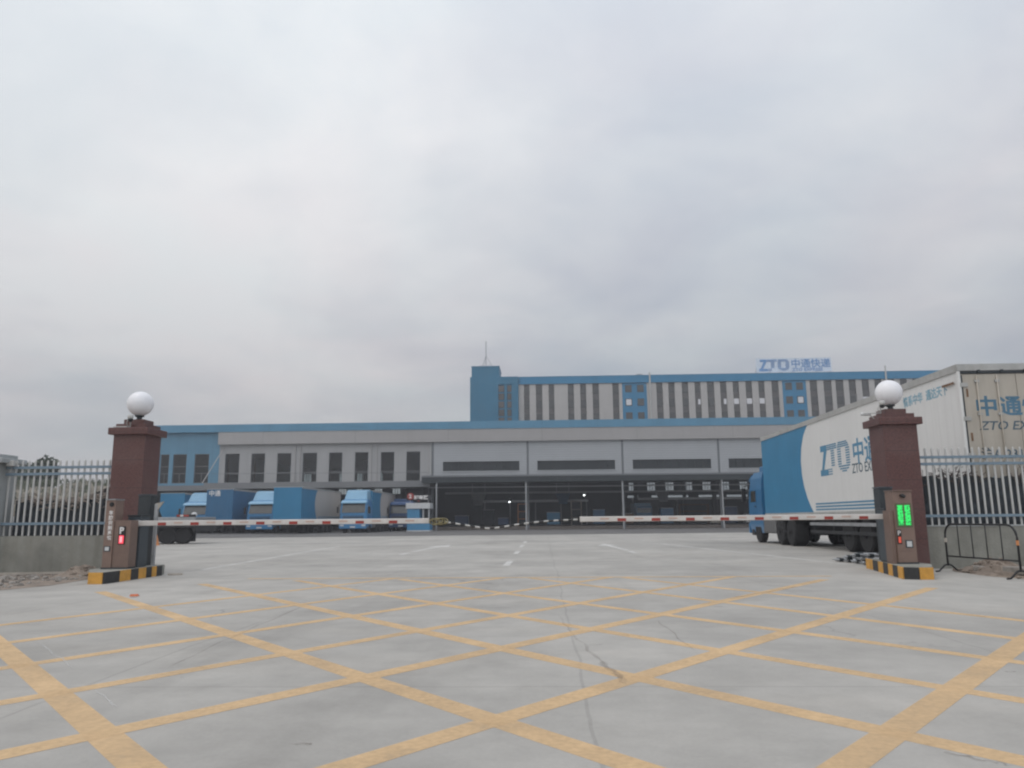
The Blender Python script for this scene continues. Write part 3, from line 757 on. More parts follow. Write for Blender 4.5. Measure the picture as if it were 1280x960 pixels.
def mound(name, cx, cy, rx, ry, h, m, label, seed):
    rnd = random.Random(seed); n, k = 22, 9; vs = [(cx,cy,h)]; fs = []
    for i in range(1, k+1):
        f = i/k
        for j in range(n):
            a = 2*math.pi*j/n; w = 1+rnd.uniform(-.14,.14)
            vs.append((cx+rx*f*w*math.cos(a), cy+ry*f*w*math.sin(a), max(-.02, h*(math.cos(f*math.pi)*.5+.5)+rnd.uniform(-.14,.14)*h*(1-f)*1.6) if i < k else -.03))
    fs += [(0,1+j,1+(j+1)%n) for j in range(n)]
    for i in range(k-1):
        a, b = 1+i*n, 1+(i+1)*n
        fs += [(a+j,b+j,b+(j+1)%n,a+(j+1)%n) for j in range(n)]
    mb2 = MB().add(vs, fs)
    for q in range(40):
        a = rnd.uniform(0,6.28); f = rnd.uniform(.1,1.0)
        rock(mb2, (cx+rx*f*math.cos(a), cy+ry*f*math.sin(a), h*(math.cos(f*math.pi)*.5+.5)), rnd.uniform(.02,.06))
    o = mb2.build(name, m); return o
tag(mound('rubble_pile', -9.40, 15.75, .62, .45, .21, 'earth', '', 1), 'low brown pile of broken rubble against the stained wall', 'rubble pile', kind='stuff')
tag(mound('rubble_pile', 8.25, 14.7, .42, 1.5, .26, 'earth', '', 2), 'long heap of earth and concrete crumbs behind the crowd barrier', 'rubble pile', kind='stuff')
def plank(p, q, w, h, label, m='timber'):
    p, q = Vector(p), Vector(q); d = (q-p).normalized(); n = Vector((-d.y,d.x,0))*w/2; u = Vector((0,0,h))
    vs = [p+n,p-n,q-n,q+n]; vs += [v+u for v in vs]
    o = MB().add(vs, [(0,1,2,3),(7,6,5,4),(0,4,5,1),(1,5,6,2),(2,6,7,3),(3,7,4,0)]).build('plank', m)
    return tag(o, label, 'plank')
plank((-11.2,15.3,.06), (-9.75,15.75,.05), .05, .04, 'long thin pale plank lying along the foot of the wall')
plank((-10.4,13.9,.02), (-9.9,14.1,.02), .16, .05, 'short wide pale plank lying on the dirt')
plank((-10.6,13.1,.02), (-9.75,13.3,.02), .12, .05, 'weathered plank at the edge of the concrete, closest to the yard')
def block(x, y, z, w, d, h, rz, label, m, cat='block'):
    o = MB().box(-w/2,w/2,-d/2,d/2,0,h).build('concrete_block', m, None, .02)
    o.location = (x,y,z); o.rotation_euler = (0,0,rz); return tag(o, label, cat)
block(-10.62, 14.4, 0, .34, .4, .34, .1, 'grey block at the picture edge carrying a tan block', 'render')
block(-10.62, 14.4, .34, .3, .34, .26, -.05, 'tan block stacked on a grey one before the wall', M('tan_block',(.36,.28,.21),.9,0,.2,4,.4))
block(8.22, 13.95, .06, .3, .5, .12, .2, 'pale slab of broken concrete on the earth heap', 'stone', 'slab')
block(8.1, 15.0, .04, .22, .34, .10, -.5, 'small broken concrete lump at the near side of the heap', 'stone', 'slab')
o = MB().add([(-.09,-.05,0),(.09,-.04,0),(.1,.05,0),(-.08,.05,0),(-.07,-.03,.03),(.06,-.03,.012),(.07,.03,.03),(-.06,.04,.012)], [(0,3,2,1),(4,5,6,7),(0,1,5,4),(1,2,6,5),(2,3,7,6),(3,0,4,7)]).build('litter_scrap', M('orange_scrap',(.5,.13,.05),.6))
o.scale = (.62,.7,1); o.location = (-5.95, 11.3, .012); tag(o, 'crumpled orange scrap of litter on the yellow line', 'litter')
o = MB().box(-.14,.14,-.05,.05,0,.035).build('wood_chip', 'timber'); o.location = (-7.55, 15.9, .0010); o.rotation_euler = (0,0,.4)
tag(o, 'pale chip of wood lying past the end of the kerb island', 'litter')
# steel rollers piled on the yard beside the right island
pr = None; spots = []
for k in range(20):
    lay = 0 if k < 9 else (1 if k < 16 else 2)
    kk = k if lay == 0 else (k-9 if lay == 1 else k-16)
    spots.append((7.48+random.uniform(-.16,.16), 17.7+kk*.19+.1*lay+random.uniform(-.04,.04), .05+.075*lay, random.uniform(-.16,.16)+.05))
for k, (x, y, z, a) in enumerate(spots):
    if pr is None:
        pr = thing('steel_roller', 'steel conveyor roller lying in the low pile beside the kerb island', 'roller', group='pile of steel rollers')
        MB().lathe([(.012,-.42),(.012,-.36),(.030,-.36),(.033,-.35),(.033,.35),(.030,.36),(.012,.36),(.012,.42)], (0,0,0), 14, 'X').build('tube', 'galv', pr)
        for s in (-1,1): MB().lathe([(.046,s*.26-.05),(.046,s*.26+.05)], (0,0,0), 14, 'X').build('end_ring', 'darkmetal', pr)
        o = pr
    else: o = copy_tree(pr)
    o.location = (x, y, z); o.rotation_euler = (0,0,a)
o = MB().lathe([(.16,0),(.15,.02),(.05,.32),(.02,.33)], n=14).build('traffic_cone', 'amber', None, smooth=False)
o.scale = (1.3,1.3,1.6); o.location = (-18.35, 36.4, 0); tag(o, 'small orange cone on the yard by the flatbed wheels', 'cone')

# ------------------------------------------------------------------ vehicles
def wheel(parent, x, y, r=.5, w=.3, side=1):
    o = MB().lathe([(r*.55,-w/2),(r*.9,-w/2),(r*.99,-w/2+.05),(r,-w/2+.08),(r,w/2-.08),(r*.99,w/2-.05),(r*.9,w/2),(r*.55,w/2)], (x,y,r), 26, 'X').build('wheel', 'tyre', parent)
    MB().lathe([(r*.54,-w*.30),(r*.54,w*.30),(r*.3,w*.34),(r*.16,w*.5),(r*.05,w*.5)] if side > 0 else [(r*.05,-w*.5),(r*.16,-w*.5),(r*.3,-w*.34),(r*.54,-w*.30),(r*.54,w*.30)], (x,y,r), 22, 'X').build('rim', 'rim', o)
    return o

def tractor(label, body='cabblue', light='cablight', high=True, group='truck tractors'):
    """cab-over tractor, bumper at y = 0 facing -y"""
    t = thing('truck_tractor', label, 'truck', group=group)
    secs = [(.42,.10,1.20),(.75,0,1.24),(1.25,.0,1.25),(1.75,.03,1.25),(2.25,.16,1.24),(2.72,.34,1.20),(2.98,.62,1.12)]
    vs = []; fs = []
    for z, y, h in secs:
        vs += [(-h,y+.16,z),(-h+.16,y+.02,z),(h-.16,y+.02,z),(h,y+.16,z),(h,2.25,z),(-h,2.25,z)]
    for i in range(len(secs)-1):
        fs += [(6*i+k, 6*i+(k+1)%6, 6*i+6+(k+1)%6, 6*i+6+k) for k in range(6)]
    n = 6*(len(secs)-1); fs += [(5,4,3,2,1,0), tuple(range(n,n+6))]
    MB().add(vs, fs).build('cab', body, t)
    MB().add([(-1.06,.035,1.80),(1.06,.035,1.80),(1.02,.34,2.66),(-1.02,.34,2.66),(-1.06,.005,1.80),(1.06,.005,1.80),(1.02,.30,2.66),(-1.02,.30,2.66)],
             [(0,1,2,3),(7,6,5,4),(0,4,5,1),(1,5,6,2),(2,6,7,3),(3,7,4,0)]).build('windshield', 'windshield', t)
    MB().add([(-1.16,.05,2.62),(1.16,.05,2.62),(1.14,.42,2.80),(-1.14,.42,2.80),(-1.16,.05,2.70),(1.16,.05,2.70),(1.14,.42,2.90),(-1.14,.42,2.90)],
             [(3,2,1,0),(4,5,6,7),(0,1,5,4),(1,2,6,5),(2,3,7,6),(3,0,4,7)]).build('sun_visor', light, t)
    MB().box(-.92,.92,-.035,-.003,1.02,1.52).build('grille', 'darkmetal', t)
    for k in range(3): MB().box(-.90,.90,-.05,-.0355,1.10+.15*k,1.15+.15*k).build('grille_bar', body, t)
    MB().box(-1.24,1.24,-.09,.09,.38,.80).build('bumper', body, t, .03)
    MB().box(-.24,.24,-.10,-.091,.46,.60).build('number_plate', 'panelwhite', t)
    for s in (-1,1):
        MB().box(min(s*.80,s*1.16),max(s*.80,s*1.16),-.10,-.091,.60,.74).build('headlight', 'panelwhite', t)
        m = MB().box(min(s*1.33,s*1.52),max(s*1.33,s*1.52),.02,.10,1.75,2.35).build('mirror', 'black', t, .02)
        MB().tube([(s*1.22,.22,2.5),(s*1.42,.07,2.42)], .02, 6).build('mirror_arm', 'black', m)
        d = MB().box(min(s*1.252,s*1.262),max(s*1.252,s*1.262),.42,1.45,.95,2.25).build('door', body, t, .0010)
        MB().add([(s*1.264,.52,1.72),(s*1.264,1.38,1.72),(s*1.264,1.38,2.2),(s*1.264,.62,2.2)], [(0,1,2,3)]).build('door_window', 'windshield', d)
        MB().box(min(s*1.264,s*1.285),max(s*1.264,s*1.285),1.2,1.38,1.5,1.55).build('handle', 'black', d)
        MB().box(min(s*.95,s*1.22),max(s*.95,s*1.22),.35,.75,.30,.55).build('step', 'chassis', t)
    if high:
        MB().add([(-1.05,.85,2.983),(1.05,.85,2.983),(1.10,2.2,2.983),(-1.10,2.2,2.983),(-.92,1.30,3.75),(.92,1.30,3.75),(1.05,2.2,3.92),(-1.05,2.2,3.92)],
                 [(3,2,1,0),(4,5,6,7),(0,1,5,4),(1,2,6,5),(2,3,7,6),(3,0,4,7)]).build('wind_deflector', light, t, .04)
    else:
        MB().box(-.9,.9,.9,2.0,2.983,3.25).build('wind_deflector', body, t, .05)
    MB().box(-.60,.60,2.3,6.5,.40,.95).build('chassis', 'chassis', t)
    for s in (-1,1):
        MB().box(min(s*.62,s*1.22),max(s*.62,s*1.22),2.12,3.92,.42,1.02).build('fuel_tank', M_lined('ribbed_tank_%d' % s, (.13,.13,.13), 'Y', .3, .6, .2), t, .06)
        MB().box(min(s*.66,s*1.22),max(s*.66,s*1.22),4.0,6.45,1.04,1.09).build('mudguard', 'chassis', t)
        wheel(t, s*1.08, 1.40, .5, .30, s)
        wheel(t, s*.98, 4.55, .5, .55, s); wheel(t, s*.98, 5.85, .5, .55, s)
    return t

def trailer(label, L=13.0, z0=1.15, z1=3.95, scheme='split', front='boxblue', group='parked semi trailers', wheels=(3.2,4.5,5.8), guard=None):
    """box semi trailer, front wall at y = 0, rear doors at y = L"""
    t = thing('semi_trailer', label, 'trailer', group=group)
    body = {'split': 'boxwhite', 'blue': front, 'white': 'boxwhite', 'dirty': 'boxgrey'}[scheme]
    MB().box(-1.22,1.22,.02,L-.02,z0,z1-.02).build('body', body, t)
    MB().box(-1.225,1.225,-.02,.018,z0-.05,z1-.03).build('front_wall', front, t)
    MB().box(-1.25,1.25,-.03,L+.02,z1-.018,z1+.03).build('roof', 'roofrail', t)
    for s in (-1,1):
        MB().box(min(s*1.2205,s*1.25),max(s*1.2205,s*1.25),0,L,z1-.13,z1-.0185).build('top_rail', 'roofrail', t)
        MB().box(min(s*1.2205,s*1.245),max(s*1.2205,s*1.245),0,L,z0-.02,z0+.10).build('bottom_rail', 'roofrail' if scheme != 'blue' else front, t)
        if scheme != 'blue':
            k = (z1-z0)/3.15
            edge = [(5.7,z1-.131),(5.25,z0+2.72*k),(4.95,z0+2.32*k),(4.8,z0+1.85*k),(4.82,z0+1.4*k),(4.95,z0+1.0*k),(5.22,z0+.58*k),(5.55,z0+.25*k),(5.75,z0+.101)]
            f = L/15.6
            poly = [(.02,z0+.101)]+[(y*f,z) for y, z in edge[::-1]]+[(.02,z1-.131)]
            MB().xprism(poly, min(s*1.2205,s*1.226), max(s*1.2205,s*1.226)).build('blue_panel', 'boxblue', t)
            for q in range(3):
                a = z0+.115+.095*q
                MB().box(min(s*1.2205,s*1.2255),max(s*1.2205,s*1.2255),6.0*f,L-.3,a+.04,a+.09).build('stripe', 'logo', t)
    MB().box(-.42,.42,.6,L-.1,z0-.32,z0-.055).build('chassis', 'chassis', t)
    g0, g1 = guard or (4.0, L-6.6)
    for s in (-1,1):
        for d in wheels: wheel(t, s*.93, L-d, .5, .5, s)
        MB().tube([(s*.75,2.6,z0-.06),(s*.75,2.6,.12)], .07, 8).build('landing_leg', 'chassis', t)
        MB().box(min(s*1.19,s*1.23),max(s*1.19,s*1.23),g0,g1,.52,.62).build('side_guard', 'chassis', t)
        MB().box(min(s*1.19,s*1.23),max(s*1.19,s*1.23),g0,g1,.78,.88).build('side_guard', 'galv', t)
        for q in range(4):
            y = g0+.3+(g1-g0-.6)*q/3
            MB().box(min(s*1.15,s*1.188),max(s*1.15,s*1.188),y-.03,y+.03,.5,z0-.025).build('guard_bracket', 'chassis', t)
    return t

# the big trailer beside the right pillar
BT = trailer('long white and blue semi trailer with dirty cream rear doors behind the railing', 15.6, 1.12, 4.34, 'split', group=None, wheels=(4.5,5.8,7.1), guard=(5.3,11.2))
BT.location = (10.45, 32.72, 0); BT.rotation_euler = (0,0,math.pi)
L = 15.6
for s in (-1,1):
    MB().box(min(s*.006,s*1.19),max(s*.006,s*1.19), L-.018, L+.03, 1.2, 4.14).build('rear_door', 'boxcream', BT, .006)
    MB().box(min(s*1.195,s*1.25),max(s*1.195,s*1.25), L-.019, L+.045, 1.1, 4.21).build('corner_post', 'boxwhite', BT, .006)
    for x in (s*.42, s*.86):
        b = MB().tube([(x,L+.055,1.22),(x,L+.055,4.10)], .017, 8).build('lock_bar', 'boxcream', BT, smooth=True)
        for z in (1.45,2.2,3.25,3.98): MB().box(x-.05,x+.05,L+.031,L+.068,z-.03,z+.03).build('bar_clamp', 'roofrail', b)
    for z in (1.5,2.35,3.15,3.9):
        MB().box(min(s*1.06,s*1.22),max(s*1.06,s*1.22), L+.032, L+.056, z-.045, z+.045).build('hinge', 'roofrail', BT)
    MB().box(min(s*1.155,s*1.193),max(s*1.155,s*1.193), L-.01, L+.034, 1.25, 4.12).build('door_seal', 'darkmetal', BT)
    for z in (2.75, 3.72): MB().box(min(s*1.06,s*1.10),max(s*1.06,s*1.10), L+.031, L+.04, z-.09, z+.09).build('reflector', 'rust', BT)
MB().box(-1.19,1.19, L-.017, L+.05, 4.15, 4.205).build('door_header', 'darkmetal', BT)
MB().box(-1.25,1.25, L-.016, L+.055, 4.215, 4.318).build('rear_header', 'roofrail', BT, .0010)
for x in (-.7,-.2,.3,.8): MB().box(x-.03,x+.03, L+.0555, L+.075, 4.16, 4.23).build('header_clip', 'darkmetal', BT)
RX, UZ = (-1,0,0), (0,0,1); yr = L+.0305
text('rear_lettering', '中通快递', .46, 'logo_deep', BT, (.95,yr,3.25), RX, UZ, .012, 1.10)
text('rear_lettering', 'ZTO EXPRESS', .27, 'ink', BT, (.90,yr,2.90), RX, UZ, .004, 1.08, .25)
text('rear_plate_number', '沪A 23121', .27, 'ink', BT, (.93,yr,2.28), RX, UZ, .004, 1.0)
text('rear_lettering', '上海', .22, 'logo_pale', BT, (.82,yr,1.70), RX, UZ, .004, 1.0)
MB().box(1.0,1.08,yr,yr+.004,1.70,1.90).build('red_seal_mark', 'rust', BT)
SX, sx = (0,1,0), 1.2265-.006
striped_logo('side_logo', 'logo', BT, (1.222,6.75,2.38), SX, UZ, .98, 1.0)
text('side_lettering', '中通快递', .78, 'logo', BT, (1.222,9.42,2.66), SX, UZ, .014, 1.12)
text('side_lettering', 'ZTO EXPRESS', .40, 'ink', BT, (1.222,9.32,2.33), SX, UZ, .004, .95)
text('side_lettering', '情系中华', .27, 'logo_pale', BT, (1.222,12.93,3.80), SX, UZ, .006, .93)
text('side_lettering', '通达天下', .27, 'logo_pale', BT, (1.222,14.10,3.80), SX, UZ, .006, .93)
MB().box(1.2505,1.262,14.95,15.45,3.95,4.0).build('side_marker', 'rust', BT)

TR = tractor('blue tractor coupled to the long white trailer, mostly hidden behind it', 'cabmid', 'cabmid', False, None)
TR.location = (10.45, 35.35, 0); TR.rotation_euler = (0,0,math.pi)

# the docked row on the far left
a = trailer('deep blue cab-less trailer at the end of the row by the blue hall end', 8.5, 1.1, 3.92, 'blue', 'boxblue'); a.location = (-36.6, 75.5, 0)
b = trailer('deep navy blue box trailer parked between two light roofed cabs', 13, 1.1, 4.02, 'blue', 'boxdark'); b.location = (-29.45, 69.8, 0)
text('front_lettering', '中通', .55, 'textwhite', b, (-1.05,-.021,3.45), (1,0,0), UZ, .01)
c = trailer('blue fronted trailer with white rear half and pale roof edge in the docked row', 13, 1.1, 4.0, 'dirty', 'boxblue'); c.location = (-22.0, 66.2, 0)
k1 = tractor('blue cab with light roof deflector, nose out beside the deep navy trailer'); k1.location = (-33.05, 72.6, 0)
k2 = copy_tree(k1); k2['label'] = 'blue cab with light deflector between the navy trailer and the half white trailer'; k2.location = (-25.75, 70.0, 0)
k4 = copy_tree(k1); k4['label'] = 'bright blue cab with wide dark windshield, last before the round red sign'; k4.location = (-17.1, 69.6, 0)
d = trailer('trailer with blue nose and curved white flank behind the bright blue cab', 11.2, 1.1, 3.85, 'dirty', 'boxblue'); d.location = (-17.15, 72.2, 0)
e = trailer('plain blue trailer behind the cab next to the blue hall end', 10.5, 1.1, 3.8, 'blue', 'boxblue'); e.location = (-33.05, 75.2, 0)
f_ = trailer('plain blue trailer behind the cab next to the half white trailer', 11, 1.1, 3.8, 'blue', 'boxblue'); f_.location = (-25.75, 72.6, 0)
k5 = tractor('dull dark blue cab parked in shade under the ledge next to the booth', 'cabnavy', 'cabnavy', False); k5.location = (-14.5, 79.0, 0)

# flatbed seen side-on past the left barrier
t = thing('flatbed_trailer', 'dark empty flatbed trailer standing side-on behind the thin grey post', 'trailer', (-17.2, 38.0, 0))
MB().box(-10.5,0,0,2.4,1.12,1.32).build('deck', 'steel', t, .02)
MB().box(-10.4,-.2,.5,.9,.78,1.118).box(-10.4,-.2,1.5,1.9,.78,1.118).build('chassis', 'chassis', t)
for y in (.28, 2.12):
    for x in ((-1.42, -.66) if y < 1 else (-2.5, -1.7)):
        w_ = MB().lathe([(.24,-.15),(.38,-.15),(.43,-.09),(.43,.09),(.38,.15),(.24,.15)], (x,y,.43), 26, 'Y').build('wheel', 'tyre', t)
        MB().lathe([(.02,-.12),(.14,-.11),(.235,-.05),(.235,.1)], (x,y,.43), 20, 'Y').build('rim', 'rim', w_)
MB().add([(-.05,0,1.118),(0,0,1.118),(.06,0,.62),(-.12,0,.62),(-.05,2.4,1.118),(0,2.4,1.118),(.06,2.4,.62),(-.12,2.4,.62)], [(0,1,2,3),(7,6,5,4),(0,4,5,1),(1,5,6,2),(2,6,7,3),(3,7,4,0)]).build('rear_guard', 'chassis', t)
MB().box(-10.3,-.15,.45,.49,.12,1.117).build('skirt', 'chassis', t)
MB().box(-2.4,-.05,-.01,.3,.80,1.10).build('mudguard', 'chassis', t)
MB().box(-.95,-.35,-.02,-.002,1.34,1.44).build('tail_light', 'red', t)
MB().box(-.78,-.62,-.024,-.021,1.345,1.435).build('light_lens', 'panelwhite', t)
MB().box(-.98,-.02,0,.06,1.322,1.45).build('tail_board', 'chassis', t)
MB().lathe([(.03,0),(.13,.04),(.15,.12),(.1,.2),(.02,.23)], (-.22,.3,1.33), 16).build('work_lamp', 'panelwhite', t, smooth=True)
MB().box(-10.5,-3.2,.02,.12,1.322,1.42).build('side_board', 'steel', t)

# ------------------------------------------------------------------ main hall
HX0, HX1, HY, HD = -46.0, 57.0, 85.0, 60.0
hall = thing('sorting_hall', 'long low grey and blue sorting hall with open docks and ribbed shutters', 'building', (0, HY, 0))
W = dict(world=True)
wins = [(-35.53,-33.89),(-32.55,-30.99),(-29.63,-28.02),(-26.74,-25.11),(-23.78,-22.25),(-20.86,-19.33),(-17.96,-16.42),(-15.09,-13.52)]
bwins = [(-44.6,-43.5),(-42.9,-41.9),(-41.46,-39.91),(-39.0,-37.35)]
MB().wall(-36.2,-12.45,4.55,9.6,HY+.02,HY+.25,[(a,b,5.35,8.62) for a,b in wins]).build('grey_wall', 'greywall', hall, **W)
MB().wall(HX0,-36.2,4.55,11.0,HY+.0,HY+.25,[(a,b,5.35,8.62) for a,b in bwins]).build('blue_wall', 'hallblue', hall, **W)
MB().box(-36.25,HX1,HY-.45,HY-.005,9.6,11.0).build('fascia', 'fascia', hall, **W)
MB().box(HX0,HX1,HY-.50,HY+.2,11.003,11.85).build('parapet', 'strip', hall, **W)
MB().box(HX0,HX1,HY+.3,HY+HD,11.02,11.3).build('roof', 'soffit', hall, **W)
MB().box(HX0,HX0+.25,HY+.3,HY+HD,0,11.0).build('end_wall', 'hallblue', hall, **W)
MB().box(HX1-.25,HX1,HY+.3,HY+HD,0,11.0).build('end_wall', 'greywall', hall, **W)
def hall_window(a, b):
    f = MB(); z0, z1, y = 5.35, 8.62, HY+.12
    f.box(a,a+.06,y-.05,y+.05,z0,z1).box(b-.06,b,y-.05,y+.05,z0,z1).box(a+.06,b-.06,y-.05,y+.05,z0,z0+.06).box(a+.06,b-.06,y-.05,y+.05,z1-.06,z1)
    f.box(a+.06,b-.06,y-.03,y+.03,6.42,6.48)
    if a < -36.3: f.box(a+.06,b-.06,y-.03,y+.03,7.2,7.27).box((a+b)/2-.025,(a+b)/2+.025,y-.028,y+.028,z0+.06,6.42)
    o = f.build('window', 'frame', hall, **W)
    MB().add([(a+.05,y-HY,z0+.05),(b-.05,y-HY,z0+.05),(b-.05,y-HY,z1-.05),(a+.05,y-HY,z1-.05)], [(0,1,2,3)]).build('pane', 'glass', o)
for a, b in wins+bwins: hall_window(a, b)
# bays with ribbed shutters above the canopy
cols = [-12.12,-1.60,8.80,19.25,29.7,40.1,50.6]
sw = [(-10.98,-2.52),(-.55,7.97),(9.9,18.4),(20.3,28.7),(30.8,39.1),(41.2,49.6)]
for i in range(6):
    a, b = cols[i]+.12, cols[i+1]-.12
    s = MB().wall(a,b,5.3,9.598,HY-.10,HY+.12,[(sw[i][0],sw[i][1],6.38,7.42)]).build('shutter_panel', 'shutter', hall, **W)
    f = MB(); n = 10; x0, x1 = sw[i]
    for k in range(n+1):
        x = x0+.03+(x1-x0-.06)*k/n; f.box(x-.03,x+.03,HY-.06,HY+.06,6.38,7.42)
    f.box(x0,x1,HY-.055,HY+.055,6.381,6.44).box(x0,x1,HY-.055,HY+.055,7.36,7.419)
    f.build('strip_window', 'canopy', s)
    for v in s.children[-1].data.vertices: v.co.y -= HY
    MB().add([(x0,.05,6.4),(x1,.05,6.4),(x1,.05,7.4),(x0,.05,7.4)], [(0,1,2,3)]).build('strip_pane', 'stripglass', s)
    MB().box(x0-.1,x1+.1,HY-.16,HY-.105,6.26,6.35).build('window_sill', 'shutter', hall, **W)
for i, x in enumerate(cols[:6]):
    MB().box(x-.11,x+.11,HY-.09,HY+.2,0,9.597).build('column', 'frame', hall, **W)
MB().box(-12.45,-12.25,HY-.03,HY+.2,4.55,9.597).build('column', 'shutter', hall, **W)
MB().tube([(-12.35,HY-.12,9.3),(-12.3,HY-.14,6.1)], .05, 6).build('downpipe', 'rail_white', hall, **W)
for x in (-27.55,-26.98,-18.98,-18.35): MB().tube([(x,HY-.06,4.6),(x,HY-.06,9.58)], .055, 8).build('downpipe', 'fascia', hall, **W)
# ledge over the truck docks and wide canopy over the open bays
MB().box(-36.2,-11.9,HY-3.6,HY-.0,4.55,5.18).build('dock_ledge', 'ledge', hall, **W)
MB().box(HX0,-36.25,HY-2.4,HY-.0,4.45,5.0).build('dock_ledge', 'ledge', hall, **W)
MB().tube([(-36.5,HY-3.3,5.2),(-35.7,HY-.05,9.3)], .05, 6).build('tie_rod', 'fascia', hall, **W)
MB().tube([(-36.0,HY-2.0,6.25),(-12.2,HY-2.0,6.15)], .02, 5).build('guard_wire', 'frame', hall, **W)
MB().box(-12.7,51,HY-4.2,HY-.12,4.95,5.62).build('canopy', 'canopy', hall, **W)
MB().box(-12.7,51,HY-4.28,HY-4.21,5.5,5.68).build('canopy_gutter', 'frame', hall, **W)
for x in (-11.15,-1.75,8.3,18.57,28.9,39.2): MB().tube([(x,HY-3.9,0),(x,HY-3.9,4.948)], .085, 10).build('canopy_post', 'galv', hall, **W)
MB().box(-12.2,50,HY-2.2,HY-2.1,4.45,4.55).build('light_track', 'shutter', hall, **W)
MB().box(-12.45,50,HY-.05,HY+20,.0,.32).build('dock_kerb', M('dusty_dock_edge',(.17,.145,.125),.9,0,.2,2), hall, **W)
MB().box(-13.1,-12.5,HY-.2,HY+2,0,4.54).build('dark_pier', 'soffit', hall, **W)
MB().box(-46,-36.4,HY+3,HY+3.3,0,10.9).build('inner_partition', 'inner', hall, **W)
# rear wall with its row of lit openings
rw = [(-52+3.4*k, -50.55+3.4*k) for k in range(32)]
rw = [(a,b) for a,b in rw if a > HX0+.6 and b < HX1-.6 and not (-21 < a < 11.5)]
rs = [(-16.4,-13.7),(-13.2,-11.8),(12.9,14.5),(15.7,17.7),(20.1,21.7),(22.2,26.9),(28.8,32.7),(33.9,37.9)]
yb = HY+HD
holes = [(a,b,6.0,7.6) for a,b in rw]+[(a,b,8.3,9.85) for a,b in rw]+[(a,b,4.85,5.25) for a,b in rs]
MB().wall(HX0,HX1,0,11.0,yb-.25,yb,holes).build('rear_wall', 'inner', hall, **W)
f = MB()
for a, b in rw:
    for z0, z1 in ((6.0,7.6),(8.3,9.85)):
        for k in (1,2): f.box(a+(b-a)*k/3-.05,a+(b-a)*k/3+.05,yb-.17,yb-.08,z0,z1)
        f.box(a,b,yb-.165,yb-.085,z1-.42,z1-.34)
f.build('rear_glazing_bars', 'frame', hall, **W)
MB().box(-12,44,HY+10,HY+10.2,4.2,4.4).build('crossbeam', 'steel', hall, **W)
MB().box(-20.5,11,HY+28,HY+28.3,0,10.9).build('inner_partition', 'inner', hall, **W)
for k in range(9):
    for y in (20, 42):
        x = -40+k*10.5; MB().box(x-.25,x+.25,HY+y,HY+y+.5,0,11.0).build('inner_column', 'inner', hall, **W)

gmat = M_glass('dusty_rear_glass', (.52,.56,.57), 1.0)
def rear_pane(a, b, z0, z1): MB().add([(a,yb-.12,z0),(b,yb-.12,z0),(b,yb-.12,z1),(a,yb-.12,z1)], [(0,1,2,3)]).build('rear_pane', gmat, hall, **W)
for a, b in rw:
    rear_pane(a, b, 6.0, 7.6); rear_pane(a, b, 8.3, 9.85)
for a, b in rs: rear_pane(a, b, 4.85, 5.25)

# things inside the open bays
def high_bay(x, y, z, label):
    t = thing('hanging_lamp', label, 'lamp', (x,y,z), group='lamps inside the hall')
    MB().lathe([(.02,.5),(.1,.45),(.28,.1),(.28,.06)], n=16).build('shade', 'steel', t)
    MB().tube([(0,0,.5),(0,0,11.0-z)], .02, 5).build('cable', 'black', t)
    MB().lathe([(.0,-.08),(.08,-.05),(.12,0),(.10,.05)], n=16).build('bulb', 'highbay', t, smooth=True)
high_bay(-4.3, 100, 3.3, 'faint lit lamp hanging inside the bay nearer to the booth')
high_bay(5.2, 98, 4.0, 'brightest lit lamp hanging inside the dark open bay')
def rack(x, y, w, h, m, label):
    t = thing('storage_rack', label, 'rack', (x,y,.32), group='racks inside the hall')
    for sx_ in (-1,1):
        for sy in (-.4,.4): MB().box(sx_*w/2-.05,sx_*w/2+.05,sy-.05,sy+.05,0,h).build('upright', m, t)
    for k in range(3): MB().box(-w/2+.052,w/2-.052,-.42,.42,h*(k+1)/3-.1,h*(k+1)/3-.02).build('shelf', m, t)
    return t
rack(-2.4, 92, 1.1, 2.6, 'amber', 'orange storage rack just inside the bay beside a canopy post')
rack(4.0, 94, 1.2, 2.9, 'timber', 'tan storage rack standing alone in the second open bay')
rack(18.2, 95, 3.4, 2.4, 'rust', 'wide brown storage rack in the bay before the trailer cab')
def bin_(x, y, w, h, m, label):
    t = thing('parcel_cage', label, 'cage', (x,y,.32), group='parcel cages inside the hall')
    MB().box(-w/2,w/2,-.5,.5,.15,h).build('panel', m, t, .03)
    MB().box(-w/2-.03,w/2+.03,-.53,.53,h+.003,h+.06).build('rim', 'steel', t)
    for s in (-1,1): MB().lathe([(.1,-.04),(.1,.04)], (s*w*.4,-.4,.1), 12, 'X').build('caster', 'black', t)
bin_(1.2, 91, 1.5, 1.5, 'boothblue', 'blue parcel cage near the tan rack in the second bay')
bin_(24.0, 91, 1.6, 1.1, 'panelwhite', 'white parcel cage on the dock edge near the trailer cab')
bin_(19.6, 90, 1.1, .9, 'timber', 'tan parcel cage on the dock edge next to the white one')
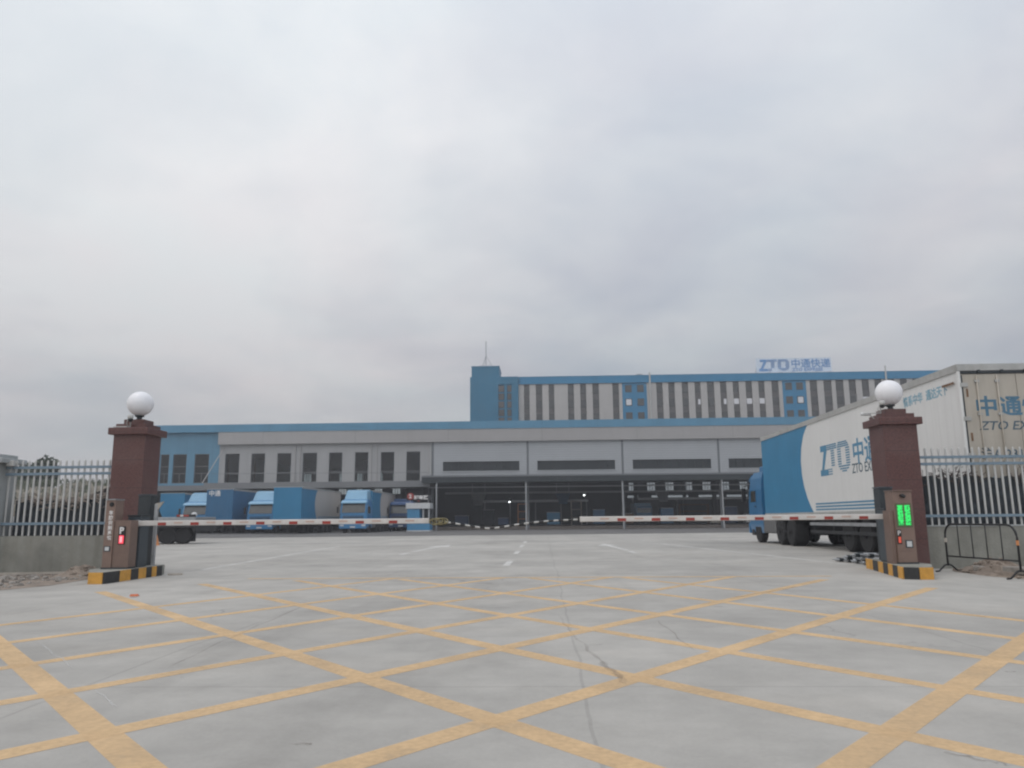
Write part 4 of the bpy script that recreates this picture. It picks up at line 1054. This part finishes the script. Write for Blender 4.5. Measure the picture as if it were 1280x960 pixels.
for q, (x, y, w_, h, m, lb) in enumerate([
    (-9.6, 92, 1.6, 1.2, 'cabnavy', 'dark blue parcel cage just inside the first bay by the booth'),
    (-6.6, 95, 1.3, 1.9, 'netting', 'tall dark parcel cage in the middle of the first bay'),
    (-4.6, 90.5, 1.2, .9, 'cabnavy', 'low dark blue parcel cage before the orange rack'),
    (6.6, 93, 1.4, 1.8, 'cabmid', 'tall blue parcel cage at the far end of the second bay'),
    (9.8, 91, 1.2, 1.3, 'rust', 'brown parcel cage behind the third canopy post'),
    (14.6, 93, 1.5, 1.9, 'cabmid', 'blue parcel cage beside the parked van'),
    (16.0, 90.5, 1.0, .8, 'netting', 'low dark parcel cage between van and brown rack'),
    (22.2, 93.5, 1.4, 2.0, 'cabnavy', 'tall dark blue parcel cage behind the white one')]):
    bin_(x, y, w_, h, m, lb)
for q, (x, y, z, m, lb) in enumerate([(-8.2, 99, 3.3, 'shutter', 'grey chute hanging over the conveyor in the first bay'), (2.6, 101, 3.4, 'cabmid', 'blue chute hanging over the conveyor in the second bay'), (15.5, 102, 3.6, 'shutter', 'pale grey chute beside the row of far windows')]):
    t = thing('parcel_chute', lb, 'chute', (x, y, z), group='parcel chutes inside the hall')
    MB().add([(-.9,0,.9),(.9,0,.9),(.5,-1.4,-.4),(-.5,-1.4,-.4),(-.9,.06,1.0),(.9,.06,1.0),(.5,-1.34,-.3),(-.5,-1.34,-.3)], [(3,2,1,0),(4,5,6,7),(0,1,5,4),(1,2,6,5),(2,3,7,6),(3,0,4,7)]).build('slide', m, t)
    for s_ in (-1,1): MB().tube([(s_*.8,.1,.9),(s_*.8,.1,11.0-z)], .03, 6).build('hanger', 'steel', t)
def conveyor(x0, x1, y, z, label):
    t = thing('conveyor', label, 'conveyor', ((x0+x1)/2, y, .32), group='conveyors inside the hall')
    h = (x1-x0)/2
    MB().box(-h,h,-.5,.5,z-.12,z).build('belt', 'black', t); MB().box(-h,h,-.56,-.502,z-.2,z+.08).build('side_rail', 'galv', t)
    for k in range(5):
        x = -h+.2+(2*h-.4)*k/4; MB().box(x-.06,x+.06,-.06,.06,0,z-.125).build('leg', 'steel', t)
conveyor(-8, 6, 104, 3.2, 'raised steel conveyor crossing the two dark open bays')
conveyor(12, 36, 106, 3.4, 'raised steel conveyor below the row of far lit windows')
o = thing('delivery_van', 'pale blue and white van parked deep inside the bay behind the canopy post', 'van', (12.2, 96, .32))
MB().box(-1.0,1.0,0,4.4,.9,2.6).build('cargo_box', 'cablight', o, .06)
MB().box(-.95,.95,-1.5,-.05,.5,2.2).build('cab', 'cabblue', o, .15)
MB().box(-.85,.85,-1.52,-1.503,1.4,2.0).build('windshield', 'windshield', o)
for s in (-1,1):
    wheel(o, s*.85, -.9, .36, .22, s); wheel(o, s*.85, 3.3, .36, .22, s)

# guard booth and its sign board
t = thing('guard_booth', 'small blue guard booth with white top band under the round red sign', 'booth', (-12.05, 75, 0))
MB().box(-1.1,1.1,0,1.8,.12,1.0).build('base', 'boothblue', t, .02)
MB().box(-1.1,.12,0,1.8,1.003,2.17).build('wall', 'boothblue', t, .02)
for x in (.40,.95): MB().box(x,x+.13,0,.13,1.003,2.17).build('post', 'shutter', t)
MB().box(.13,1.1,1.6,1.8,1.003,2.17).build('back_wall', 'darkmetal', t)
MB().box(-1.22,1.14,-.12,1.9,2.175,2.72).build('top_band', 'panelwhite', t, .02)
MB().box(-1.14,1.14,-.04,1.84,0,.118).build('plinth', 'panelwhite', t)
t = thing('sign_board', 'dark board with round red number sign and white lettering above the booth', 'sign', (-12.05, 75.4, 2.72))
MB().box(-1.25,1.2,0,.06,.28,.80).build('board', 'soffit', t)
for x in (-.9,.9): MB().box(x-.03,x+.03,.062,.10,0,.78).build('support', 'steel', t)
MB().lathe([(.34,-.06),(.34,-.012)], (-.85,0,.66), 24, 'Y').build('red_disc', 'red', t)
text('number', '2', .5, 'textwhite', t, (-1.0,-.064,.49), (1,0,0), UZ, .02)
text('lettering', '卸车区', .40, 'textwhite', t, (-.52,-.004,.40), (1,0,0), UZ, .02, 1.15)
MB().lathe([(.07,-.05),(.07,-.003)], (-.05,0,.20), 12, 'Y').build('red_lamp', 'red', t)

# ------------------------------------------------------------------ office block rising over the hall
TY = 105.0
tower = thing('office_block', 'long office block with blue parapet and dark vertical window strips over the hall', 'building', (22, TY, 11.3))
dark = [(-2.39,-1.62),(-.74,.15),(1.03,1.80),(3.67,4.51),(5.38,6.2),(7.08,7.96),(9.82,10.7),(15.83,16.7),(17.47,18.34),(19.32,20.19),(21.06,21.87),(22.75,23.71),(24.53,25.39),(26.26,27.08),(27.99,28.85),(29.72,30.55),(31.5,32.45),(36.67,37.67),(38.53,39.6),(40.14,41.21),(41.91,42.86),(43.66,44.62),(45.37,46.33),(47.08,48.03),(48.78,49.73),(50.48,51.43),(52.17,53.13)]
z0, z1 = 11.31, 19.5
MB().wall(-3.14,60,z0,z1,TY,TY+.3,[(a,b,14.0,z1-.02) for a,b in dark]+[(11.14,14.52,14.0,z1-.02),(32.95,36.17,14.0,z1-.02)]).build('pale_wall', 'towerwall', tower, **W)
MB().box(-9.82,60,TY+.5,TY+14,z0,z1).build('core', 'spandrel', tower, **W)
MB().box(-3.13,60,TY-.14,TY+.48,z1+.003,20.5).build('parapet', 'towerblue', tower, **W)
MB().box(-3.13,60,TY-.16,TY+14,20.503,20.56).build('coping', 'strip', tower, **W)
MB().box(-3.13,60,TY+.485,TY+14,19.51,20.49).build('roof', 'spandrel', tower, **W)
lit = {12: 1, 13: 1, 14: 1, 15: 1, 10: 1, 16: 0, 21: 1}  # strips whose middle pane glows in place of sky behind it
fl = [14.15, 16.05, 17.95]
for i, (a, b) in enumerate(dark):
    s = MB().box(a+.002,b-.002,TY+.14,TY+.29,14.003,z1-.023).build('window_strip', 'spandrel', tower, **W)
    for j, z in enumerate(fl):
        m = 'skyglow' if (lit.get(i) == 1 and j == 1) else 'towerglass'
        n = random.Random(i*3+j)
        if m == 'skyglow':
            x0, x1 = a-22+.08, b-22-.08
            if i in (10, 12): x0 = x0+.35
            MB().box(x0,x1,.10,.137,z-11.3+.32,z-11.3+1.05).build('pane', m, s)
        else:
            MB().box(a-22+.06,b-22-.06,.10,.137,z-11.3+.1,z-11.3+1.18).build('pane', m, s)
for (a, b) in ((11.14,14.52),(32.95,36.17)):
    p = MB().box(a+.002,b-.002,TY+.06,TY+.29,14.003,z1-.022).build('blue_bay', 'towerblue', tower, **W)
    for j, z in enumerate(fl):
        for k, x in enumerate((a+.42, b-1.32)):
            lt = (j == 1 and ((k == 0 and a < 20) or (k == 1 and a > 20)))
            MB().box(x-22,x+.9-22,.02,.057,z-11.3+.25,z-11.3+1.25).build('pane', 'towerglass', p)
            if lt: MB().box(x-22+.1,x+.8-22,-.012,.016,z-11.3+.35,z-11.3+1.15).build('pane', 'skyglow', p)
# stair tower
MB().wall(-9.82,-3.15,z0,20.55,TY-.5,TY-.2,[(-5.95,-5.05,13.9,19.5),(-4.75,-4.05,13.9,19.5)]).build('stair_tower', 'stairblue', tower, **W)
MB().box(-9.82,-3.15,TY-.198,TY+6,z0,20.5).build('stair_core', 'stairblue', tower, **W)
for a, b in ((-5.95,-5.05),(-4.75,-4.05)):
    s = MB().box(a+.003,b-.003,TY-.36,TY-.201,13.903,19.497).build('window_strip', 'stairblue', tower, **W)
    for j in range(5):
        MB().box(a-22+.06,b-22-.06,-.40,-.363,2.65+1.12*j,3.55+1.12*j).build('pane', 'towerglass' if j % 2 else 'spandrel', s)
MB().box(-9.62,-5.8,TY-.42,TY+5,20.553,22.0).build('stair_head', 'stairblue', tower, **W)
MB().box(-9.68,-5.74,TY-.48,TY+5.05,22.003,22.1).build('head_coping', 'strip', tower, **W)
for x, zt in ((14.96,20.9),(46.9,21.3)): MB().tube([(x,TY-.22,14.0),(x,TY-.22,zt)], .11, 8).build('downpipe', 'rail_white', tower, **W)
MB().box(13.2,14.0,TY+.1,TY+.5,20.57,20.75).build('roof_vent', 'steel', tower, **W)
t = thing('antenna_mast', 'thin lattice antenna mast with guy wires on the stair tower roof', 'antenna', (-7.75, TY+1.5, 22.1))
MB().tube([(0,0,0),(0,0,4.0)], [.06,.03], 6).build('pole', 'steel', t)
MB().tube([(0,0,2.2),(.0,0,2.2),(0,0,3.9)], .075, 6).build('array', 'galv', t)
for a in (0, 2.1, 4.2):
    MB().tube([(1.1*math.cos(a),1.1*math.sin(a),0),(0,0,1.9)], .025, 5).build('brace', 'steel', t)
for s in (-1,1): MB().tube([(s*.9,0,.5),(s*.2,0,.5)], .02, 5).build('crossbar', 'steel', t)
# roof sign
t = thing('roof_sign', 'large blue lettered company sign on a pale frame along the roof edge', 'sign', (35.05, TY+.8, 20.56))
MB().box(-5.15,5.1,.12,.2,.30,2.25).build('backing', 'signface', t)
for k in range(7):
    x = -5.0+k*1.66
    MB().tube([(x,.3,0),(x,.3,2.2)], .045, 6).build('strut', 'steel', t); MB().tube([(x,.3,1.6),(x,1.5,0)], .035, 6).build('brace', 'steel', t)
striped_logo('logo', 'signblue', t, (-4.75,.10,.45), (1,0,0), UZ, 1.62, 1.0, .02)
text('lettering', '中通快递', 1.32, 'signblue', t, (-.45,.10,.98), (1,0,0), UZ, .02, 1.03, depth=.03)
text('lettering', 'ZTO EXPRESS', .55, 'signblue', t, (-.3,.10,.42), (1,0,0), UZ, .012, 1.25, depth=.03)

# ------------------------------------------------------------------ bank and tree beyond the left railing
def bank():
    n, k = 40, 8; vs = []; fs = []
    for i in range(n+1):
        x = -66+36*i/n
        top = 4.0+.35*math.sin(i*.7)+.25*math.sin(i*1.9)+(.0 if i < 30 else -.06*(i-30))
        for j in range(k+1):
            f = j/k; y = 46+16*f
            vs.append((x, y+random.uniform(-.3,.3), max(-.1, top*math.sin(f*math.pi)**.7*1.0+random.uniform(-.15,.15)) if 0 < j < k else -.1))
    for i in range(n):
        for j in range(k):
            a = i*(k+1)+j; fs.append((a, a+k+1, a+k+2, a+1))
    return tag(MB().add(vs, fs).build('grassy_hill', 'bank'), kind='structure')
bank()
mb = MB(); rg = random.Random(9)
for k in range(5200):
    x = rg.uniform(-62,-30); f = rg.uniform(.1,.6); y = 46+16*f
    z = 3.9*math.sin(f*math.pi)**.7+rg.uniform(-.15,.3); s = rg.uniform(.08,.26)*(.5+.5*math.sin(x*1.3)**2)
    a = rg.uniform(0,3.14); dx, dy = s*math.cos(a)*.4, s*math.sin(a)*.4
    mb.add([(x-dx,y-dy,z-.1),(x+dx,y+dy,z-.1),(x+dx*.3,y+dy*.3+rg.uniform(-.1,.1),z+s)], [(0,1,2)])
tag(mb.build('grass', 'leaf_b'), 'rough grass covering the far bank', kind='stuff')

def tree(x, y, h, r, label, seed, n=2600):
    rnd = random.Random(seed)
    t = thing('broadleaf_tree', label, 'tree', (x,y,0), group='trees beyond the left railing')
    tr = MB(); tr.tube([(0,0,-.1),(.05,0,h*.25),(-.05,.1,h*.5),(.05,.05,h*.72)], [.22,.17,.12,.06], 8)
    tips = []
    for k in range(9):
        a = k*2.4; z = h*(.3+.045*k); e = Vector((r*.7*math.cos(a), r*.7*math.sin(a), z+h*.22))
        tr.tube([(0,0,z),(e.x*.5,e.y*.5,z+h*.12),tuple(e)], [.09,.06,.025], 6); tips.append(e)
    tr.build('trunk', 'bark', t, smooth=True)
    cl = [(e+Vector((rnd.gauss(0,.3),rnd.gauss(0,.3),rnd.gauss(0,.2))), r*rnd.uniform(.28,.48)) for e in tips for _ in range(2)]
    cl += [(Vector((rnd.uniform(-.6,.6)*r, rnd.uniform(-.6,.6)*r, h*rnd.uniform(.72,.93))), r*rnd.uniform(.25,.4)) for _ in range(8)]
    for m, part in (('leaf',0),('leaf_b',1)):
        mb = MB()
        for k in range(n//2):
            c, rr = rnd.choice(cl); d = Vector((rnd.gauss(0,1),rnd.gauss(0,1),rnd.gauss(0,.8))).normalized()*rr*rnd.random()**.4
            p = c+d; s = rnd.uniform(.13,.27)
            u = Vector((rnd.gauss(0,1),rnd.gauss(0,1),rnd.gauss(0,1))).normalized()*s; w = u.orthogonal().normalized()*s*.6
            mb.add([p-u,p+w*.8,p+u,p-w*.8], [(0,1,2,3)])
        mb.build('crown', m, t)
tree(-44.0, 63.5, 6.55, 2.5, 'dark round crowned tree rising above the bank behind the railing', 5, 9000)
tree(-47.4, 64.5, 5.4, 1.6, 'smaller dark tree half hidden by the pale cement pier', 8, 3000)

# ------------------------------------------------------------------ air
hz = bpy.data.materials.new('thin_haze'); hz.use_nodes = True
nt = hz.node_tree; nt.nodes.remove(nt.nodes['Principled BSDF'])
pv = N(nt, 'ShaderNodeVolumePrincipled'); pv.inputs['Color'].default_value = (.93,.95,1,1); pv.inputs['Density'].default_value = .00125
pv.inputs['Anisotropy'].default_value = .2
nt.links.new(pv.outputs[0], nt.nodes['Material Output'].inputs['Volume'])
tag(MB().box(-402,402,-62,422,-1.3,27.5).build('haze', hz), kind='stuff')

# ------------------------------------------------------------------ sky, sun, camera
w = bpy.data.worlds.new('World'); SC.world = w; w.use_nodes = True
nt = w.node_tree; bg = nt.nodes['Background']; out = nt.nodes['World Output']
SUN_EL, SUN_AZ = 58, -35
sky = N(nt, 'ShaderNodeTexSky'); sky.sky_type = 'NISHITA'; sky.sun_disc = False
sky.sun_elevation = R(SUN_EL); sky.sun_rotation = R(SUN_AZ)
bg.inputs['Strength'].default_value = .06; nt.links.new(sky.outputs[0], bg.inputs['Color'])
tc = N(nt, 'ShaderNodeTexCoord'); sp = N(nt, 'ShaderNodeSeparateXYZ'); nt.links.new(tc.outputs['Generated'], sp.inputs[0])
zc = N(nt, 'ShaderNodeMath', op='MAXIMUM'); zc.inputs[1].default_value = 0; nt.links.new(sp.outputs[2], zc.inputs[0])
za = N(nt, 'ShaderNodeMath', op='ADD'); za.inputs[1].default_value = .22; nt.links.new(zc.outputs[0], za.inputs[0])
pl = N(nt, 'ShaderNodeVectorMath', op='DIVIDE'); nt.links.new(tc.outputs['Generated'], pl.inputs[0])
cb = N(nt, 'ShaderNodeCombineXYZ')
for i in (0,1): nt.links.new(za.outputs[0], cb.inputs[i])
cb.inputs[2].default_value = 1e6; nt.links.new(cb.outputs[0], pl.inputs[1])
def cn(scale, det, off, rough=.55):
    mp = N(nt, 'ShaderNodeMapping'); mp.inputs['Location'].default_value = off; nt.links.new(pl.outputs[0], mp.inputs['Vector'])
    n = N(nt, 'ShaderNodeTexNoise'); n.inputs['Scale'].default_value = scale; n.inputs['Detail'].default_value = det
    n.inputs['Roughness'].default_value = rough; n.inputs['Distortion'].default_value = .35
    nt.links.new(mp.outputs[0], n.inputs['Vector']); return n.outputs['Fac']
n1, n2 = cn(.55, 5, (7.3,4.1,0)), cn(1.7, 6, (2.4,1.2,0))
mixn = N(nt, 'ShaderNodeMath', op='MULTIPLY_ADD'); mixn.inputs[1].default_value = .62; nt.links.new(n2, mixn.inputs[0]); nt.links.new(n1, mixn.inputs[2])
# broad darker bank of cloud towards the right, brighter to the upper left
gx = N(nt, 'ShaderNodeMath', op='MULTIPLY_ADD'); gx.inputs[1].default_value = -.26; nt.links.new(sp.outputs[0], gx.inputs[0]); nt.links.new(mixn.outputs[0], gx.inputs[2])
rp = N(nt, 'ShaderNodeValToRGB'); cr = rp.color_ramp
cr.elements[0].position = .57; cr.elements[0].color = (.52,.555,.62,1)
cr.elements[1].position = 1.0; cr.elements[1].color = (.82,.815,.82,1)
e_ = cr.elements.new(.78); e_.color = (.66,.68,.71,1)
nt.links.new(gx.outputs[0], rp.inputs['Fac'])
gr = N(nt, 'ShaderNodeMapRange'); gr.inputs['From Min'].default_value = 0; gr.inputs['From Max'].default_value = 1
nt.links.new(zc.outputs[0], gr.inputs['Value'])
cv = N(nt, 'ShaderNodeFloatCurve'); c = cv.mapping.curves[0]
c.points[0].location = (0,.375); c.points[1].location = (1,.98)
for p in ((.12,.43),(.25,.54),(.41,.655),(.6,.765),(.78,.88)): c.points.new(*p)
cv.mapping.update(); nt.links.new(gr.outputs[0], cv.inputs['Value'])
sc_ = N(nt, 'ShaderNodeMath', op='MULTIPLY'); sc_.inputs[1].default_value = 2.0; nt.links.new(cv.outputs[0], sc_.inputs[0])
# added boost: unseen sky behind the camera brightened to fill the facades
yb_ = N(nt, 'ShaderNodeMapRange'); yb_.interpolation_type = 'SMOOTHSTEP'
yb_.inputs['From Min'].default_value = .1; yb_.inputs['From Max'].default_value = -.7; yb_.inputs['To Min'].default_value = 1.0; yb_.inputs['To Max'].default_value = 1.55
nt.links.new(sp.outputs[1], yb_.inputs['Value'])
sc2 = N(nt, 'ShaderNodeMath', op='MULTIPLY'); nt.links.new(sc_.outputs[0], sc2.inputs[0]); nt.links.new(yb_.outputs[0], sc2.inputs[1]); sc_ = sc2
bg2 = N(nt, 'ShaderNodeBackground'); n3 = cn(.8, 4, (9.2,3.3,0))
tr_ = N(nt, 'ShaderNodeMapRange'); tr_.inputs['From Min'].default_value = .4; tr_.inputs['From Max'].default_value = .62; nt.links.new(n3, tr_.inputs['Value'])
tm = N(nt, 'ShaderNodeMix', data_type='RGBA'); tm.inputs['A'].default_value = (.965,.995,1,1); tm.inputs['B'].default_value = (1,.965,.97,1); nt.links.new(tr_.outputs[0], tm.inputs['Factor'])
tx = N(nt, 'ShaderNodeVectorMath', op='MULTIPLY'); nt.links.new(rp.outputs[0], tx.inputs[0]); nt.links.new(tm.outputs['Result'], tx.inputs[1])
nt.links.new(tx.outputs[0], bg2.inputs['Color']); nt.links.new(sc_.outputs[0], bg2.inputs['Strength'])
ms = N(nt, 'ShaderNodeMixShader'); ms.inputs[0].default_value = .90
nt.links.new(bg.outputs[0], ms.inputs[1]); nt.links.new(bg2.outputs[0], ms.inputs[2]); nt.links.new(ms.outputs[0], out.inputs['Surface'])

sl = bpy.data.lights.new('sun', 'SUN'); sl.energy = .5; sl.angle = R(20); sl.color = (1,.96,.91)
so = bpy.data.objects.new('sun', sl); COL.objects.link(so)
az = R(SUN_AZ); el = R(SUN_EL)
dirv = Vector((math.sin(az)*math.cos(el), -.25*math.cos(az)*math.cos(el), math.sin(el)))
so.rotation_euler = dirv.to_track_quat('Z', 'Y').to_euler()
so.location = (0, 20, 60)

cd = bpy.data.cameras.new('camera'); co = bpy.data.objects.new('camera', cd); COL.objects.link(co)
cd.sensor_width = 36; cd.sensor_fit = 'HORIZONTAL'; cd.lens = 961/1280*36; cd.clip_start = .05; cd.clip_end = 2000
co.matrix_world = Matrix.Translation((0,0,1.06)) @ Matrix.Rotation(R(2.2),4,'Z') @ Matrix.Rotation(R(100),4,'X') @ Matrix.Rotation(R(-.5),4,'Z')
SC.camera = co

vs_ = SC.view_settings
vs_.view_transform = 'Standard'; vs_.look = 'None'; vs_.exposure = -.2; vs_.gamma = 1; vs_.use_curve_mapping = False
cy = SC.cycles
cy.use_denoising = True; cy.max_bounces = 8; cy.diffuse_bounces = 4; cy.transparent_max_bounces = 12; cy.volume_bounces = 0
cy.filter_width = 2.2
